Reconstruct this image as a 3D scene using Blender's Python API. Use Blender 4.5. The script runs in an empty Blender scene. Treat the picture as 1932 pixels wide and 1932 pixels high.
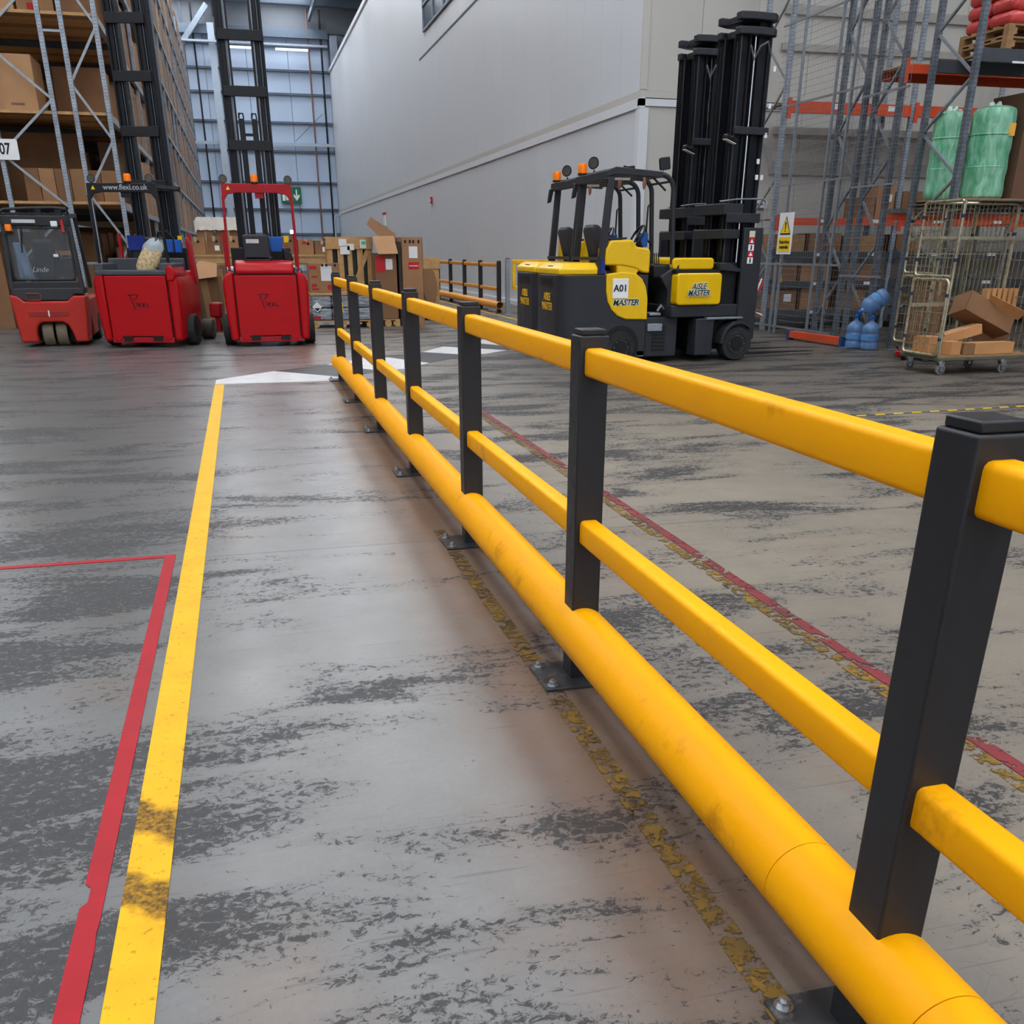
import bpy, bmesh, math, random
from mathutils import Matrix, Vector
random.seed(7)
S = bpy.context.scene
COL = S.collection
R = math.radians

# ------------------------------------------------------------------ camera, world, light, exposure
# Units are metres. Y runs along the yellow barrier into the hall, X to the right, Z up.
FPX, PX, PY, W = 1785.0, 966.0, 1288.0, 1932.0
PITCH, YAW, EYE = 24.54, 14.71, 1.45
cd = bpy.data.cameras.new('camera')
cam = bpy.data.objects.new('camera', cd); COL.objects.link(cam)
cd.sensor_fit = 'HORIZONTAL'; cd.sensor_width = 36.0
cd.lens = FPX / W * 36.0
cd.shift_y = (PY - W / 2) / W            # the photo is the upper square of a taller frame
cd.clip_start, cd.clip_end = 0.05, 400
cam.location = (0, 0, EYE)
cam.rotation_euler = (R(90 - PITCH), 0, R(-YAW))
S.camera = cam

wd = bpy.data.worlds.new('daylight'); S.world = wd; wd.use_nodes = True
bg = wd.node_tree.nodes['Background']
bg.inputs[0].default_value = (0.90, 0.94, 1.0, 1); bg.inputs[1].default_value = .72
ROOFLIGHT = 8.4                           # daylight coming through the translucent roof sheets
S.view_settings.view_transform = 'Standard'; S.view_settings.look = 'None'
S.view_settings.gamma = 1; S.view_settings.exposure = 0.42
S.view_settings.use_curve_mapping = False
try:
    S.cycles.use_denoising = True
    S.cycles.max_bounces = 5; S.cycles.diffuse_bounces = 3; S.cycles.glossy_bounces = 2
    S.cycles.use_adaptive_sampling = True; S.cycles.adaptive_threshold = .08; S.cycles.adaptive_min_samples = 8; S.cycles.use_light_tree = False
    S.cycles.transparent_max_bounces = 12
    S.cycles.sample_clamp_indirect = 6
except Exception:
    pass

# ------------------------------------------------------------------ helpers
def lin(c):
    out = []
    for u in c:
        u /= 255.0
        out.append(u / 12.92 if u <= 0.04045 else ((u + 0.055) / 1.055) ** 2.4)
    return tuple(out) + (1.0,)

class NT:
    """tiny node-graph helper"""
    def __init__(s, name):
        s.m = bpy.data.materials.new(name); s.m.use_nodes = True
        s.t = s.m.node_tree; s.b = s.t.nodes['Principled BSDF']; s.tc = None
    def n(s, ty, **kw):
        x = s.t.nodes.new(ty)
        for k, v in kw.items(): setattr(x, k, v)
        return x
    def l(s, a, b): s.t.links.new(a, b)
    def co(s, kind='Object'):
        if not s.tc: s.tc = s.n('ShaderNodeTexCoord')
        return s.tc.outputs[kind]
    def mp(s, scale=(1, 1, 1), rot=(0, 0, 0), loc=(0, 0, 0)):
        x = s.n('ShaderNodeMapping'); s.l(s.co(), x.inputs['Vector'])
        x.inputs['Scale'].default_value = scale; x.inputs['Rotation'].default_value = rot; x.inputs['Location'].default_value = loc
        return x.outputs[0]
    def noise(s, sc, det=4, rough=.55, vec=None, dist=0):
        x = s.n('ShaderNodeTexNoise'); s.l(vec if vec is not None else s.co(), x.inputs['Vector'])
        x.inputs['Scale'].default_value = sc; x.inputs['Detail'].default_value = det
        x.inputs['Roughness'].default_value = rough; x.inputs['Distortion'].default_value = dist
        return x.outputs['Fac']
    def rng(s, v, a, b, c=0., d=1., smooth=False):
        x = s.n('ShaderNodeMapRange'); x.interpolation_type = 'SMOOTHSTEP' if smooth else 'LINEAR'
        s.l(v, x.inputs[0])
        for i, q in enumerate((a, b, c, d)): x.inputs[i + 1].default_value = q
        return x.outputs[0]
    def op(s, o, a, b=None):
        x = s.n('ShaderNodeMath', operation=o)
        for i, q in enumerate((a, b)):
            if q is None: continue
            if isinstance(q, (int, float)): x.inputs[i].default_value = q
            else: s.l(q, x.inputs[i])
        return x.outputs[0]
    def mix(s, f, a, b, mode='MIX'):
        x = s.n('ShaderNodeMix', data_type='RGBA', blend_type=mode)
        for i, q in ((0, f), (6, a), (7, b)):
            if isinstance(q, (int, float)): x.inputs[i].default_value = q
            elif isinstance(q, tuple): x.inputs[i].default_value = q
            else: s.l(q, x.inputs[i])
        return x.outputs[2]
    def xyz(s):
        x = s.n('ShaderNodeSeparateXYZ'); s.l(s.co(), x.inputs[0]); return x.outputs
    def bump(s, h, st=.2, d=.02):
        x = s.n('ShaderNodeBump'); x.inputs['Strength'].default_value = st; x.inputs['Distance'].default_value = d
        s.l(h, x.inputs['Height']); s.l(x.outputs[0], s.b.inputs['Normal'])

MATS = {}
def mat(name, c, rough=.5, metal=0., var=.10, sc=6., bump=0., dirt=None, dsc=3., coat=0., emit=0., dthr=(.56, .70), spec=.32):
    """painted / moulded surface with slight tone variation and optional dirt patches of colour `dirt`"""
    if name in MATS: return MATS[name]
    g = NT(name); base = lin(c)
    f = g.noise(sc, 2)
    dark = tuple(x * (1 - var) for x in base[:3]) + (1,); light = tuple(min(1, x * (1 + var)) for x in base[:3]) + (1,)
    col = g.mix(g.rng(f, .3, .7), dark, light)
    if dirt:
        d = g.rng(g.noise(dsc, 5, .7), dthr[0], dthr[1])
        col = g.mix(g.op('MULTIPLY', d, .8), col, lin(dirt))
    g.l(col, g.b.inputs['Base Color'])
    g.l(g.rng(f, .3, .7, max(0, rough - .06), min(1, rough + .08)), g.b.inputs['Roughness'])
    g.b.inputs['Metallic'].default_value = metal
    g.b.inputs['Coat Weight'].default_value = coat; g.b.inputs['Specular IOR Level'].default_value = spec
    if bump: g.bump(g.noise(sc * 8, 2), bump, .01)
    if emit:
        g.b.inputs['Emission Color'].default_value = base; g.b.inputs['Emission Strength'].default_value = emit
    MATS[name] = g.m
    return g.m

class MB:
    """collects faces, then links them as ONE mesh object"""
    def __init__(s, M=None): s.v, s.f, s.M = [], [], M
    def add(s, vs, fs, M=None):
        o = len(s.v)
        for v in vs:
            v = Vector(v)
            if M is not None: v = M @ v
            if s.M is not None: v = s.M @ v
            s.v.append(tuple(v))
        s.f += [tuple(i + o for i in f) for f in fs]
        return s
    def box(s, x0, x1, y0, y1, z0, z1, M=None):
        return s.add([(x0, y0, z0), (x1, y0, z0), (x1, y1, z0), (x0, y1, z0), (x0, y0, z1), (x1, y0, z1), (x1, y1, z1), (x0, y1, z1)],
                     [(3, 2, 1, 0), (4, 5, 6, 7), (0, 1, 5, 4), (1, 2, 6, 5), (2, 3, 7, 6), (3, 0, 4, 7)], M)
    def prism(s, poly, ax, a, b, M=None):
        """poly: outline; ax 'x' -> (y,z), 'y' -> (x,z), 'z' -> (x,y); extruded from a to b"""
        def P(p, t): return {'x': (t, p[0], p[1]), 'y': (p[0], t, p[1]), 'z': (p[0], p[1], t)}[ax]
        n = len(poly); vs = [P(p, a) for p in poly] + [P(p, b) for p in poly]
        area = sum(poly[i][0] * poly[(i + 1) % n][1] - poly[(i + 1) % n][0] * poly[i][1] for i in range(n))
        flip = (area < 0) != (ax == 'y')
        fs = [tuple(range(n - 1, -1, -1)), tuple(range(n, 2 * n))] + [(i, (i + 1) % n, n + (i + 1) % n, n + i) for i in range(n)]
        if flip: fs = [tuple(reversed(f)) for f in fs]
        return s.add(vs, fs, M)
    def cyl(s, a, b, r, n=14, r2=None, cap=True, M=None):
        a, b = Vector(a), Vector(b); d = (b - a).normalized(); r2 = r if r2 is None else r2
        u = d.orthogonal().normalized(); w = d.cross(u)
        vs = [a + (u * math.cos(t) + w * math.sin(t)) * r for t in [2 * math.pi * i / n for i in range(n)]]
        vs += [b + (u * math.cos(t) + w * math.sin(t)) * r2 for t in [2 * math.pi * i / n for i in range(n)]]
        fs = [(i, (i + 1) % n, n + (i + 1) % n, n + i) for i in range(n)]
        if cap: fs += [tuple(range(n - 1, -1, -1)), tuple(range(n, 2 * n))]
        return s.add(vs, fs, M)
    def ring(s, a, b, ro, ri, n=24):
        a, b = Vector(a), Vector(b); d = (b - a).normalized(); u = d.orthogonal().normalized(); w = d.cross(u); vs = []
        for c, r in ((a, ro), (b, ro), (b, ri), (a, ri)):
            vs += [c + (u * math.cos(t) + w * math.sin(t)) * r for t in [2 * math.pi * i / n for i in range(n)]]
        return s.add(vs, [(k * n + i, k * n + (i + 1) % n, ((k + 1) % 4) * n + (i + 1) % n, ((k + 1) % 4) * n + i) for k in range(4) for i in range(n)])
    def tube(s, pts, r, n=6, closed=False):
        pts = [Vector(p) for p in pts]; m = len(pts); vs = []; u = None
        for i, p in enumerate(pts):
            if closed: d = pts[(i + 1) % m] - pts[i - 1]
            else: d = pts[min(i + 1, m - 1)] - pts[max(i - 1, 0)]
            d.normalize()
            u = d.orthogonal() if u is None else (u - d * u.dot(d))
            u.normalize(); w = d.cross(u)
            k = 1.0
            if 0 < i < m - 1 or closed:
                c = (pts[(i + 1) % m] - p).normalized().dot(d); k = 1 / max(.6, abs(c))
            vs += [p + (u * math.cos(2 * math.pi * j / n) + w * math.sin(2 * math.pi * j / n)) * r * (k if 0 < i < m - 1 else 1) for j in range(n)]
        fs = [(i * n + j, i * n + (j + 1) % n, ((i + 1) % m) * n + (j + 1) % n, ((i + 1) % m) * n + j) for i in range(m if closed else m - 1) for j in range(n)]
        if not closed: fs += [tuple(range(n - 1, -1, -1)), tuple(range((m - 1) * n, m * n))]
        return s.add(vs, fs)
    def bar(s, a, b, w, h, up=(0, 0, 1), M=None):
        """rectangular bar from a to b, w across, h along `up`"""
        a, b = Vector(a), Vector(b); d = (b - a).normalized(); u = Vector(up); u = (u - d * u.dot(d)).normalized(); c = d.cross(u)
        vs = [p + c * (i * w / 2) + u * (j * h / 2) for p in (a, b) for i, j in ((-1, -1), (1, -1), (1, 1), (-1, 1))]
        return s.add(vs, [(3, 2, 1, 0), (4, 5, 6, 7), (0, 1, 5, 4), (1, 2, 6, 5), (2, 3, 7, 6), (3, 0, 4, 7)], M)
    def lathe(s, prof, c=(0, 0, 0), n=24, M=None):
        c = Vector(c); k = len(prof)
        vs = [c + Vector((r * math.cos(2 * math.pi * i / n), r * math.sin(2 * math.pi * i / n), z)) for r, z in prof for i in range(n)]
        fs = [(j * n + i, j * n + (i + 1) % n, (j + 1) * n + (i + 1) % n, (j + 1) * n + i) for j in range(k - 1) for i in range(n)]
        fs += [tuple(range(n - 1, -1, -1)), tuple(range((k - 1) * n, k * n))]
        return s.add(vs, fs, M)
    def mesh(s, name, smooth=True, ang=38):
        me = bpy.data.meshes.new(name); me.from_pydata(s.v, [], s.f); me.validate(); me.update()
        bm = bmesh.new(); bm.from_mesh(me); bmesh.ops.recalc_face_normals(bm, faces=bm.faces); bm.to_mesh(me); bm.free()
        if smooth:
            me.polygons.foreach_set('use_smooth', [True] * len(me.polygons)); me.set_sharp_from_angle(angle=R(ang))
        return me
    def build(s, name, m, parent=None, bevel=0., seg=2, smooth=True, loc=None, label=None, kind=None):
        return link(name, s.mesh(name, smooth), m, parent, bevel, seg, loc, label, kind)

def link(name, me, m, parent=None, bevel=0., seg=2, loc=None, label=None, kind=None):
    o = bpy.data.objects.new(name, me); COL.objects.link(o)
    if m is not None and not me.materials: me.materials.append(m)
    if parent: o.parent = parent
    if loc: o.location = loc
    if bevel:
        b = o.modifiers.new('bevel', 'BEVEL'); b.width = bevel; b.segments = seg; b.limit_method = 'ANGLE'; b.angle_limit = R(35)
        b.harden_normals = False
    if label: o['label'] = label
    if kind: o['kind'] = kind
    return o
def tag(o, label, cat, group=None, kind=None):
    o['label'] = label; o['category'] = cat
    if group: o['group'] = group
    if kind: o['kind'] = kind
    return o
def thing(name, label, cat, loc=(0, 0, 0), rz=0., group=None):
    o = bpy.data.objects.new(name, None); COL.objects.link(o); o.empty_display_size = .1
    o.location = loc; o.rotation_euler = (0, 0, rz)
    return tag(o, label, cat, group)
def struct(o): o['kind'] = 'structure'; return o
def copy_tree(o, parent=None):
    c = o.copy(); COL.objects.link(c); c.parent = parent
    for ch in list(o.children): copy_tree(ch, c)
    return c
def box(name, m, parent, *d, bevel=0., **kw):
    return MB().box(*d).build(name, m, parent, bevel, **kw)
def rrect(x0, x1, z0, z1, r, n=4):
    p = []
    for cx, cz, a in ((x1 - r, z1 - r, 0), (x0 + r, z1 - r, 90), (x0 + r, z0 + r, 180), (x1 - r, z0 + r, 270)):
        p += [(cx + r * math.cos(R(a + 90 * i / n)), cz + r * math.sin(R(a + 90 * i / n))) for i in range(n + 1)]
    return p
def text(name, s, size, Mx, m, parent, bold=.0, ext=.0015, shear=0., sx=1.):
    cu = bpy.data.curves.new('lettering', 'FONT'); cu.body = s; cu.size = size; cu.extrude = ext; cu.offset = bold; cu.shear = shear
    cu.align_x = 'CENTER'; cu.align_y = 'CENTER'; cu.resolution_u = 3
    t = bpy.data.objects.new('tmp', cu); COL.objects.link(t)
    me = bpy.data.meshes.new_from_object(t.evaluated_get(bpy.context.evaluated_depsgraph_get()))
    bpy.data.objects.remove(t); bpy.data.curves.remove(cu)
    me.materials.clear(); me.transform(Mx @ Matrix.Diagonal((sx, 1, 1, 1)))
    return link(name, me, m, parent)
T = Matrix.Translation
def face_front(x, y, z): return T((x, y, z)) @ Matrix.Rotation(R(90), 4, 'X')            # lettering that faces -Y
def face_left(x, y, z): return T((x, y, z)) @ Matrix.Rotation(R(-90), 4, 'Z') @ Matrix.Rotation(R(90), 4, 'X')   # faces -X

# ------------------------------------------------------------------ materials
charcoal = mat('charcoal_plastic', (40, 41, 45), .42, var=.06, sc=30)
capblack = mat('cap_black', (38, 39, 43), .35, var=.05)
amber_y = mat('barrier_yellow', (255, 174, 0), .46, var=.03, sc=4, dirt=(190, 122, 20), dsc=4.2, dthr=(.60, .76))
amber_y.node_tree.nodes['Principled BSDF'].inputs['Specular IOR Level'].default_value = .15
galv = mat('galvanised_steel', (150, 158, 166), .42, .65, var=.12, sc=14)
zinc = mat('zinc_bolt', (190, 196, 202), .28, .9, var=.08)
blackm = mat('black_steel', (28, 29, 33), .40, .1, var=.12, sc=5)
mastm = mat('mast_black', (25, 27, 33), .38, .2, var=.12, sc=4)
rubber = mat('tyre_rubber', (36, 36, 37), .72, var=.15, sc=18, dirt=(78, 76, 72), dsc=9)
chrome = mat('chrome_rod', (200, 206, 214), .18, 1., var=.03)
glassk = mat('black_gloss', (24, 25, 28), .2, var=.05)
redp = mat('truck_red', (172, 5, 16), .34, var=.05, sc=2.5, coat=.05, spec=.25)
redd = mat('guard_red', (160, 14, 28), .38, var=.08, sc=4)
orange_red = mat('worn_orange_red', (176, 40, 28), .5, var=.08, sc=3, dirt=(120, 100, 92), dsc=5, dthr=(.62, .72))
yel = mat('truck_yellow', (232, 186, 0), .32, var=.04, sc=3, coat=.15)
ochre = mat('truck_charcoal', (44, 46, 52), .48, var=.12, sc=4, dirt=(74, 74, 76), dsc=9, dthr=(.66, .74))
white = mat('white_sign', (232, 234, 236), .4, var=.03)
black = mat('print_black', (22, 22, 24), .5, var=.03)
green = mat('sign_green', (20, 112, 78), .4, var=.05)
brown = mat('kraft_board', (158, 118, 84), .75, var=.08, sc=3)
brown2 = mat('kraft_board_dark', (132, 96, 68), .78, var=.08, sc=3)
brown3 = mat('kraft_board_pale', (180, 138, 100), .75, var=.07, sc=3)
tape = mat('parcel_tape', (186, 158, 126), .3, var=.05)
wood = mat('pine_timber', (188, 148, 100), .68, var=.14, sc=9)
woodd = mat('old_timber', (150, 116, 80), .75, var=.18, sc=9)
amber = mat('amber_lens', (255, 126, 10), .2, var=.04)
bluep = mat('blue_plastic', (24, 90, 176), .38, var=.06)
orangeb = mat('orange_beam', (206, 78, 44), .45, var=.08, sc=4)
grey_beam = mat('dark_grey_beam', (72, 76, 82), .5, .2, var=.1)
paper = mat('paper_label', (226, 226, 228), .6, var=.03)
redprint = mat('red_print', (190, 34, 44), .55, var=.05)
yprint = mat('yellow_print', (246, 206, 20), .45, var=.03)

# ------------------------------------------------------------------ the setting
def floor_material():
    g = NT('worn_concrete'); X, Y, _ = g.xyz()
    big = g.noise(.55, 3, .6); mid = g.noise(2.6, 5, .65); fine = g.noise(46, 3, .7)
    fl = g.noise(30, 6, .80, g.mp((1.0, 1.35, 1), (0, 0, R(10))), .7)
    grey = g.mix(g.rng(big, .3, .7), lin((110, 111, 111)), lin((130, 129, 127)))
    tan = g.mix(g.rng(big, .3, .7), lin((126, 116, 103)), lin((148, 137, 122)))
    side = g.rng(X, .7, 2.0, smooth=True)
    col = g.mix(side, grey, tan)
    col = g.mix(g.op('MULTIPLY', g.rng(X, .2, -1.4, smooth=True), .78), col, lin((76, 79, 79)))
    # dirtier truck lane across the hall beyond the hazard tape
    lane2 = g.op('MULTIPLY', g.rng(Y, 7.2, 10.5, smooth=True), g.rng(X, 1.0, 4.0, smooth=True))
    col = g.mix(g.op('MULTIPLY', lane2, g.rng(mid, .3, .7, .9, .65)), col, lin((84, 75, 68)))
    col = g.mix(g.rng(mid, .15, .85, 0, .4), col, lin((92, 90, 88)))
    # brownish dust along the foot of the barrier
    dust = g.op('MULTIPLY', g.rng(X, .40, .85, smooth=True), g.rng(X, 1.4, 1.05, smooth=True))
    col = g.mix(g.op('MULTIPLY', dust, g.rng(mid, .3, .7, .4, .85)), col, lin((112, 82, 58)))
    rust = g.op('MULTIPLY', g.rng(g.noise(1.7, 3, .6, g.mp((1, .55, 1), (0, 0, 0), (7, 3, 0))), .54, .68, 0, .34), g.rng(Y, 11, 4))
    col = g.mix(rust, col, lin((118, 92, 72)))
    # rubber worn into the surface: streaks across the lanes that break up into flakes
    st = g.noise(1.15, 6, .66, g.mp((.65, 1.9, 1), (0, 0, R(6))), .5)
    lft = g.rng(X, .1, -1.0, 0, .13, True)
    near = g.rng(Y, 2.4, 5.8, .045, -.09, True)
    lft = g.op('MULTIPLY', lft, g.rng(Y, 5.5, 8.5, 1, .45))
    rgt = g.op('MULTIPLY', side, g.rng(Y, 3.5, 8, .03, .075))
    thr = g.op('ADD', g.op('ADD', g.op('ADD', g.op('SUBTRACT', st, .555), lft), g.op('MAXIMUM', near, g.op('MULTIPLY', lft, .0))), rgt)
    cov = g.rng(thr, -.11, .12, .27, .585)
    rub = g.rng(g.op('SUBTRACT', cov, fl), -.012, .03)
    haze = g.rng(thr, -.04, .12, 0, .45)
    col = g.mix(haze, col, lin((80, 80, 82)))
    col = g.mix(g.op('MULTIPLY', rub, .9), col, lin((27, 27, 31)))
    # thin scratches and hairlines
    v = g.n('ShaderNodeTexVoronoi', feature='DISTANCE_TO_EDGE'); g.l(g.mp((1, 1, 1), (0, 0, .4)), v.inputs['Vector']); v.inputs['Scale'].default_value = 9
    crack = g.op('MULTIPLY', g.rng(v.outputs['Distance'], .0, .012, 1, 0), g.rng(mid, .5, .62))
    sc = g.noise(16, 1, .5, g.mp((.12, 3.2, 1), (0, 0, R(24)))); sc2 = g.noise(16, 1, .5, g.mp((.10, 3.0, 1), (0, 0, R(-38)), (5, 2, 0)))
    scr = g.op('MAXIMUM', g.rng(sc, .70, .74), g.rng(sc2, .71, .75))
    col = g.mix(g.op('MULTIPLY', g.op('MAXIMUM', crack, scr), .32), col, lin((56, 54, 53)))
    col = g.mix(g.rng(fine, .25, .75, 0, .2), col, lin((80, 78, 76)))
    # sawn slab joints every five metres and one lengthwise joint on the left
    jl = g.rng(g.op('ABSOLUTE', g.op('SUBTRACT', g.op('MODULO', g.op('ADD', Y, 102.5), 5.0), 2.5)), .0035, .006, 1, 0)
    jx = g.rng(g.op('ABSOLUTE', g.op('ADD', X, 3.32)), .012, .018, 1, 0)
    jj = g.op('MAXIMUM', jl, jx)
    col = g.mix(g.op('MULTIPLY', jj, .85), col, lin((36, 34, 34)))
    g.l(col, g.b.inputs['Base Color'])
    ro = g.op('ADD', g.rng(mid, .15, .85, .24, .40), g.op('MULTIPLY', rub, .2))
    g.l(g.op('ADD', ro, g.op('MULTIPLY', side, .14)), g.b.inputs['Roughness'])
    g.b.inputs['Specular IOR Level'].default_value = .4
    g.bump(fine, .10, .004)
    return g.m
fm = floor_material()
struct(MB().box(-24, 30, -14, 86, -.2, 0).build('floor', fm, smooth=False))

clad = mat('blue_grey_cladding', (184, 202, 226), .5, var=.03, sc=.5)
girtm = mat('girt_steel', (96, 108, 122), .5, .3, var=.08)
pale = mat('pale_steel', (170, 182, 196), .45, .2, var=.05)
wpanel = mat('white_wall_panel', (202, 206, 211), .38, var=.02, sc=.6)
wpanel2 = mat('cream_wall_panel', (188, 186, 180), .45, var=.02, sc=.6)
trimm = mat('wall_trim', (212, 215, 220), .4, var=.02)
roofm = mat('roof_sheet', (112, 118, 126), .6, var=.05)
YB, XW, YF = 82.0, 7.75, 19.8
# back wall: sheets between the horizontal rails
bw = struct(MB().box(-24, 30, YB + .06, YB + .3, 0, 17.2).build('wall_back', mat('seam_grey', (120, 132, 148), .6), smooth=False))
zs = [0, 2.62, 4.3, 6.1, 8.15, 10.0, 11.8, 13.25, 14.75, 15.6]; xs = [-6.75, -3.85, -.95, 1.95, 4.85, 7.75]
for a, b in zip(zs, zs[1:]):
    for c, d in zip(xs, xs[1:]):
        MB().box(c + .02, d - .02, YB, YB + .06, a + .02, b - .02).build('cladding_panel', clad, bw, smooth=False)
for z in zs[1:-1]: MB().box(-7, XW, YB - .22, YB, z - .07, z + .07).build('rail', girtm, bw, smooth=False)
MB().box(-7, XW, YB - .5, YB - .3, 8.48, 8.68).build('tie_bar', pale, bw)
MB().box(-7, XW, YB - .6, YB - .3, 15.2, 15.75).build('eaves_beam', girtm, bw)
MB().box(-7, 7.6, YB - 1.3, YB - 1.0, 14.6, 14.72).build('cable_tray', pale, bw)
for x, w, z1, m in ((-.3, .46, 15.8, pale), (8.1, .5, 15.4, pale)): MB().box(x - w / 2, x + w / 2, YB - .9, YB - .5, 0, z1).build('column', m, bw)
for x, r, m in ((-1.5, .06, blackm), (7.25, .07, blackm), (6.35, .06, mat('rust_pipe', (122, 92, 84), .6)), (-2.2, .05, girtm)):
    MB().cyl((x, YB - .35, 0), (x, YB - .35, 17), r, 8).build('pipe', m, bw)
MB().bar((-2.4, YB - 1, 14.4), (-.4, YB - 1, 16.8), .34, .34).build('brace', mat('dull_pale_steel', (126, 138, 152), .6), bw)
MB().box(-24, 12, YB - .02, YB + .06, 15.62, 17.2).build('gable_sheet', roofm, bw, smooth=False)
MB().bar((4.9, YB - .3, 8.8), (7.0, YB - .3, 10.6), .04, .04).build('stay_wire', girtm, bw)
for x in (1.4, 5.0):
    MB().box(x - 1.1, x + 1.1, YB - 3, YB - 2.8, 14.05, 14.17).build('strip_lamp', mat('lamp_tube', (225, 235, 245), .4, emit=1.2), bw)

wl = struct(MB().box(-24.3, -24, -14, 86, 0, 17.2).build('wall_left', mat('dim_wall', (66, 62, 58), .8), smooth=False))
struct(MB().box(24, 24.3, -14, YF, 0, 17.2).build('wall_far_right', roofm, smooth=False))
# roof with translucent rooflight sheets
ce = struct(MB().box(-24, 30, -14, 86, 17.2, 17.5).build('ceiling', roofm, smooth=False))
skym = NT('rooflight_sheet'); skym.b.inputs['Base Color'].default_value = lin((225, 232, 240))
skym.b.inputs['Emission Color'].default_value = (.93, .96, 1, 1); skym.b.inputs['Emission Strength'].default_value = ROOFLIGHT
for y in range(-9, 80, 8):
    for x in (-18, -10, -2, 4.6):
        MB().box(x - 1.6, x + 1.6, y - 1.9, y + 1.9, 17.1, 17.19).build('rooflight', skym.m, ce, smooth=False)
for y in range(-9, 14, 8):
    for x in (12, 20): MB().box(x - 1.6, x + 1.6, y - 1.9, y + 1.9, 17.1, 17.19).build('rooflight', skym.m, ce, smooth=False)
for y in range(6, 80, 12): MB().box(-24, 24, y - .15, y + .15, 16.5, 17.1).build('roof_beam', girtm, ce, smooth=False)
for x in (-8, 0, 6.5): MB().box(x - .08, x + .08, -14, 81.4, 16.2, 16.5).build('purlin', girtm, ce, smooth=False)

# white insulated-panel building on the right
core = struct(MB().box(XW + .08, 30, YF + .08, 86, 0, 13.2).build('wall_right', mat('panel_seam', (168, 170, 172), .6), smooth=False))
pl = None
n = 52; pw = (YB - YF) / n
for k in range(n):
    y0 = YF + k * pw
    for z0, z1 in ((.12, 4.0), (4.24, 13.2)):
        MB().box(XW, XW + .08, y0 + .004, y0 + pw - .004, z0, z1).build('wall_panel', wpanel, core, smooth=False)
n2 = 13; pw2 = 1.15
for k in range(n2):
    x0 = XW + .02 + k * pw2
    for z0, z1 in ((.12, 4.0), (4.24, 13.2)):
        MB().box(x0 + .004, x0 + pw2 - .004, YF, YF + .08, z0, z1).build('wall_panel', wpanel2, core, smooth=False)
t = trimm
MB().box(XW - .025, XW + .08, YF - .025, YB, 4.11, 4.24).build('trim_band', wpanel2, core)
MB().box(XW - .035, XW + .08, YF - .035, YB, 3.95, 4.11).build('trim_strip', t, core)
MB().box(XW + .08, 22.5, YF - .02, YF + .08, 4.12, 4.235).build('trim_band', wpanel2, core)
MB().box(XW - .035, 22.5, YF - .035, YF + .08, 3.98, 4.1).build('trim_strip', t, core)
MB().prism([(XW - .03, YF - .03), (XW + .16, YF - .03), (XW + .16, YF), (XW, YF), (XW, YF + .16), (XW - .03, YF + .16)], 'z', 0, 3.95).build('corner_trim', t, core)
MB().prism([(XW - .03, YF - .03), (XW + .10, YF - .03), (XW + .10, YF), (XW, YF), (XW, YF + .03), (XW - .03, YF + .03)], 'z', 4.25, 13.2).build('corner_trim', wpanel2, core)
MB().box(XW - .08, XW + .3, YF, YB, 13.2, 13.42).build('parapet_cap', t, core)
MB().box(XW - .06, XW, YF - .04, YB, 0, .12).build('skirting', t, core)
MB().box(XW - .02, XW, 20, 44, 8.33, 8.38).build('panel_joint', girtm, core)
# high window band in the white wall
wn = MB().box(XW - .02, XW + .1, 34.5, 42.8, 9.1, 10.9).build('window_1', mat('dark_glazing', (58, 70, 84), .15), None); struct(wn)
for y in (34.5, 36.6, 38.7, 40.7, 42.7): MB().box(XW - .07, XW - .02, y - .05, y + .05, 9.1, 10.9).build('window_bar', mat('bar_grey', (120, 132, 146), .5), wn)
for z in (9.1, 9.9, 10.9): MB().box(XW - .07, XW - .02, 34.5, 42.8, z - .04, z + .04).build('window_bar', MATS['bar_grey'], wn)
# darker strips added for shadow bands on the panel face behind the racking
for z, h in ((5.66, .16), (5.05, .12), (3.64, .13), (2.98, .24)):
    MB().box(10.6, 22, YF - .07, YF, z - h / 2, z + h / 2).build('shadow_band', mat('shadow_band', (164, 160, 154), .6, var=.05), core, smooth=False)

# ------------------------------------------------------------------ painted and taped floor lines
def marking(name, label, poly, m, z=.003, cat='floor marking', group=None):
    return tag(MB().prism(poly, 'z', 0.0005, z).build(name, m, smooth=False), label, cat, group)
def paint(name, c, c2, thr, scale=7, dirt=None, soft=.04):
    """worn paint or tape: chipped away to bare floor where the noise is high"""
    g = NT(name); col = g.mix(g.rng(g.noise(5, 3), .3, .7), lin(c), lin(c2))
    if dirt:
        X, Y, _ = g.xyz()
        for y0, w in dirt:
            d = g.op('ABSOLUTE', g.op('SUBTRACT', g.op('ADD', Y, g.op('ADD', g.op('MULTIPLY', X, .9), g.rng(g.noise(14, 6), .2, .8, -.05, .05))), y0 - .36))
            col = g.mix(g.op('MULTIPLY', g.rng(d, w, w * .5), g.rng(g.noise(60, 4, .7), .3, .6, .45, 1)), col, lin((84, 58, 14)))
        col = g.mix(g.rng(g.noise(34, 6, .75), .58, .66, 0, .7), col, lin((128, 92, 12)))
    g.l(col, g.b.inputs['Base Color']); g.b.inputs['Roughness'].default_value = .45; g.b.inputs['Specular IOR Level'].default_value = .18
    g.l(g.rng(g.noise(scale, 6, .72), thr, thr + soft, 1, 0), g.b.inputs['Alpha'])
    return g.m
ypaint = paint('yellow_line_paint', (232, 176, 4), (222, 164, 2), .74, dirt=((2.43, .11), (2.08, .10)))
rtape = paint('red_tape', (166, 20, 34), (152, 18, 32), .76)
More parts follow.
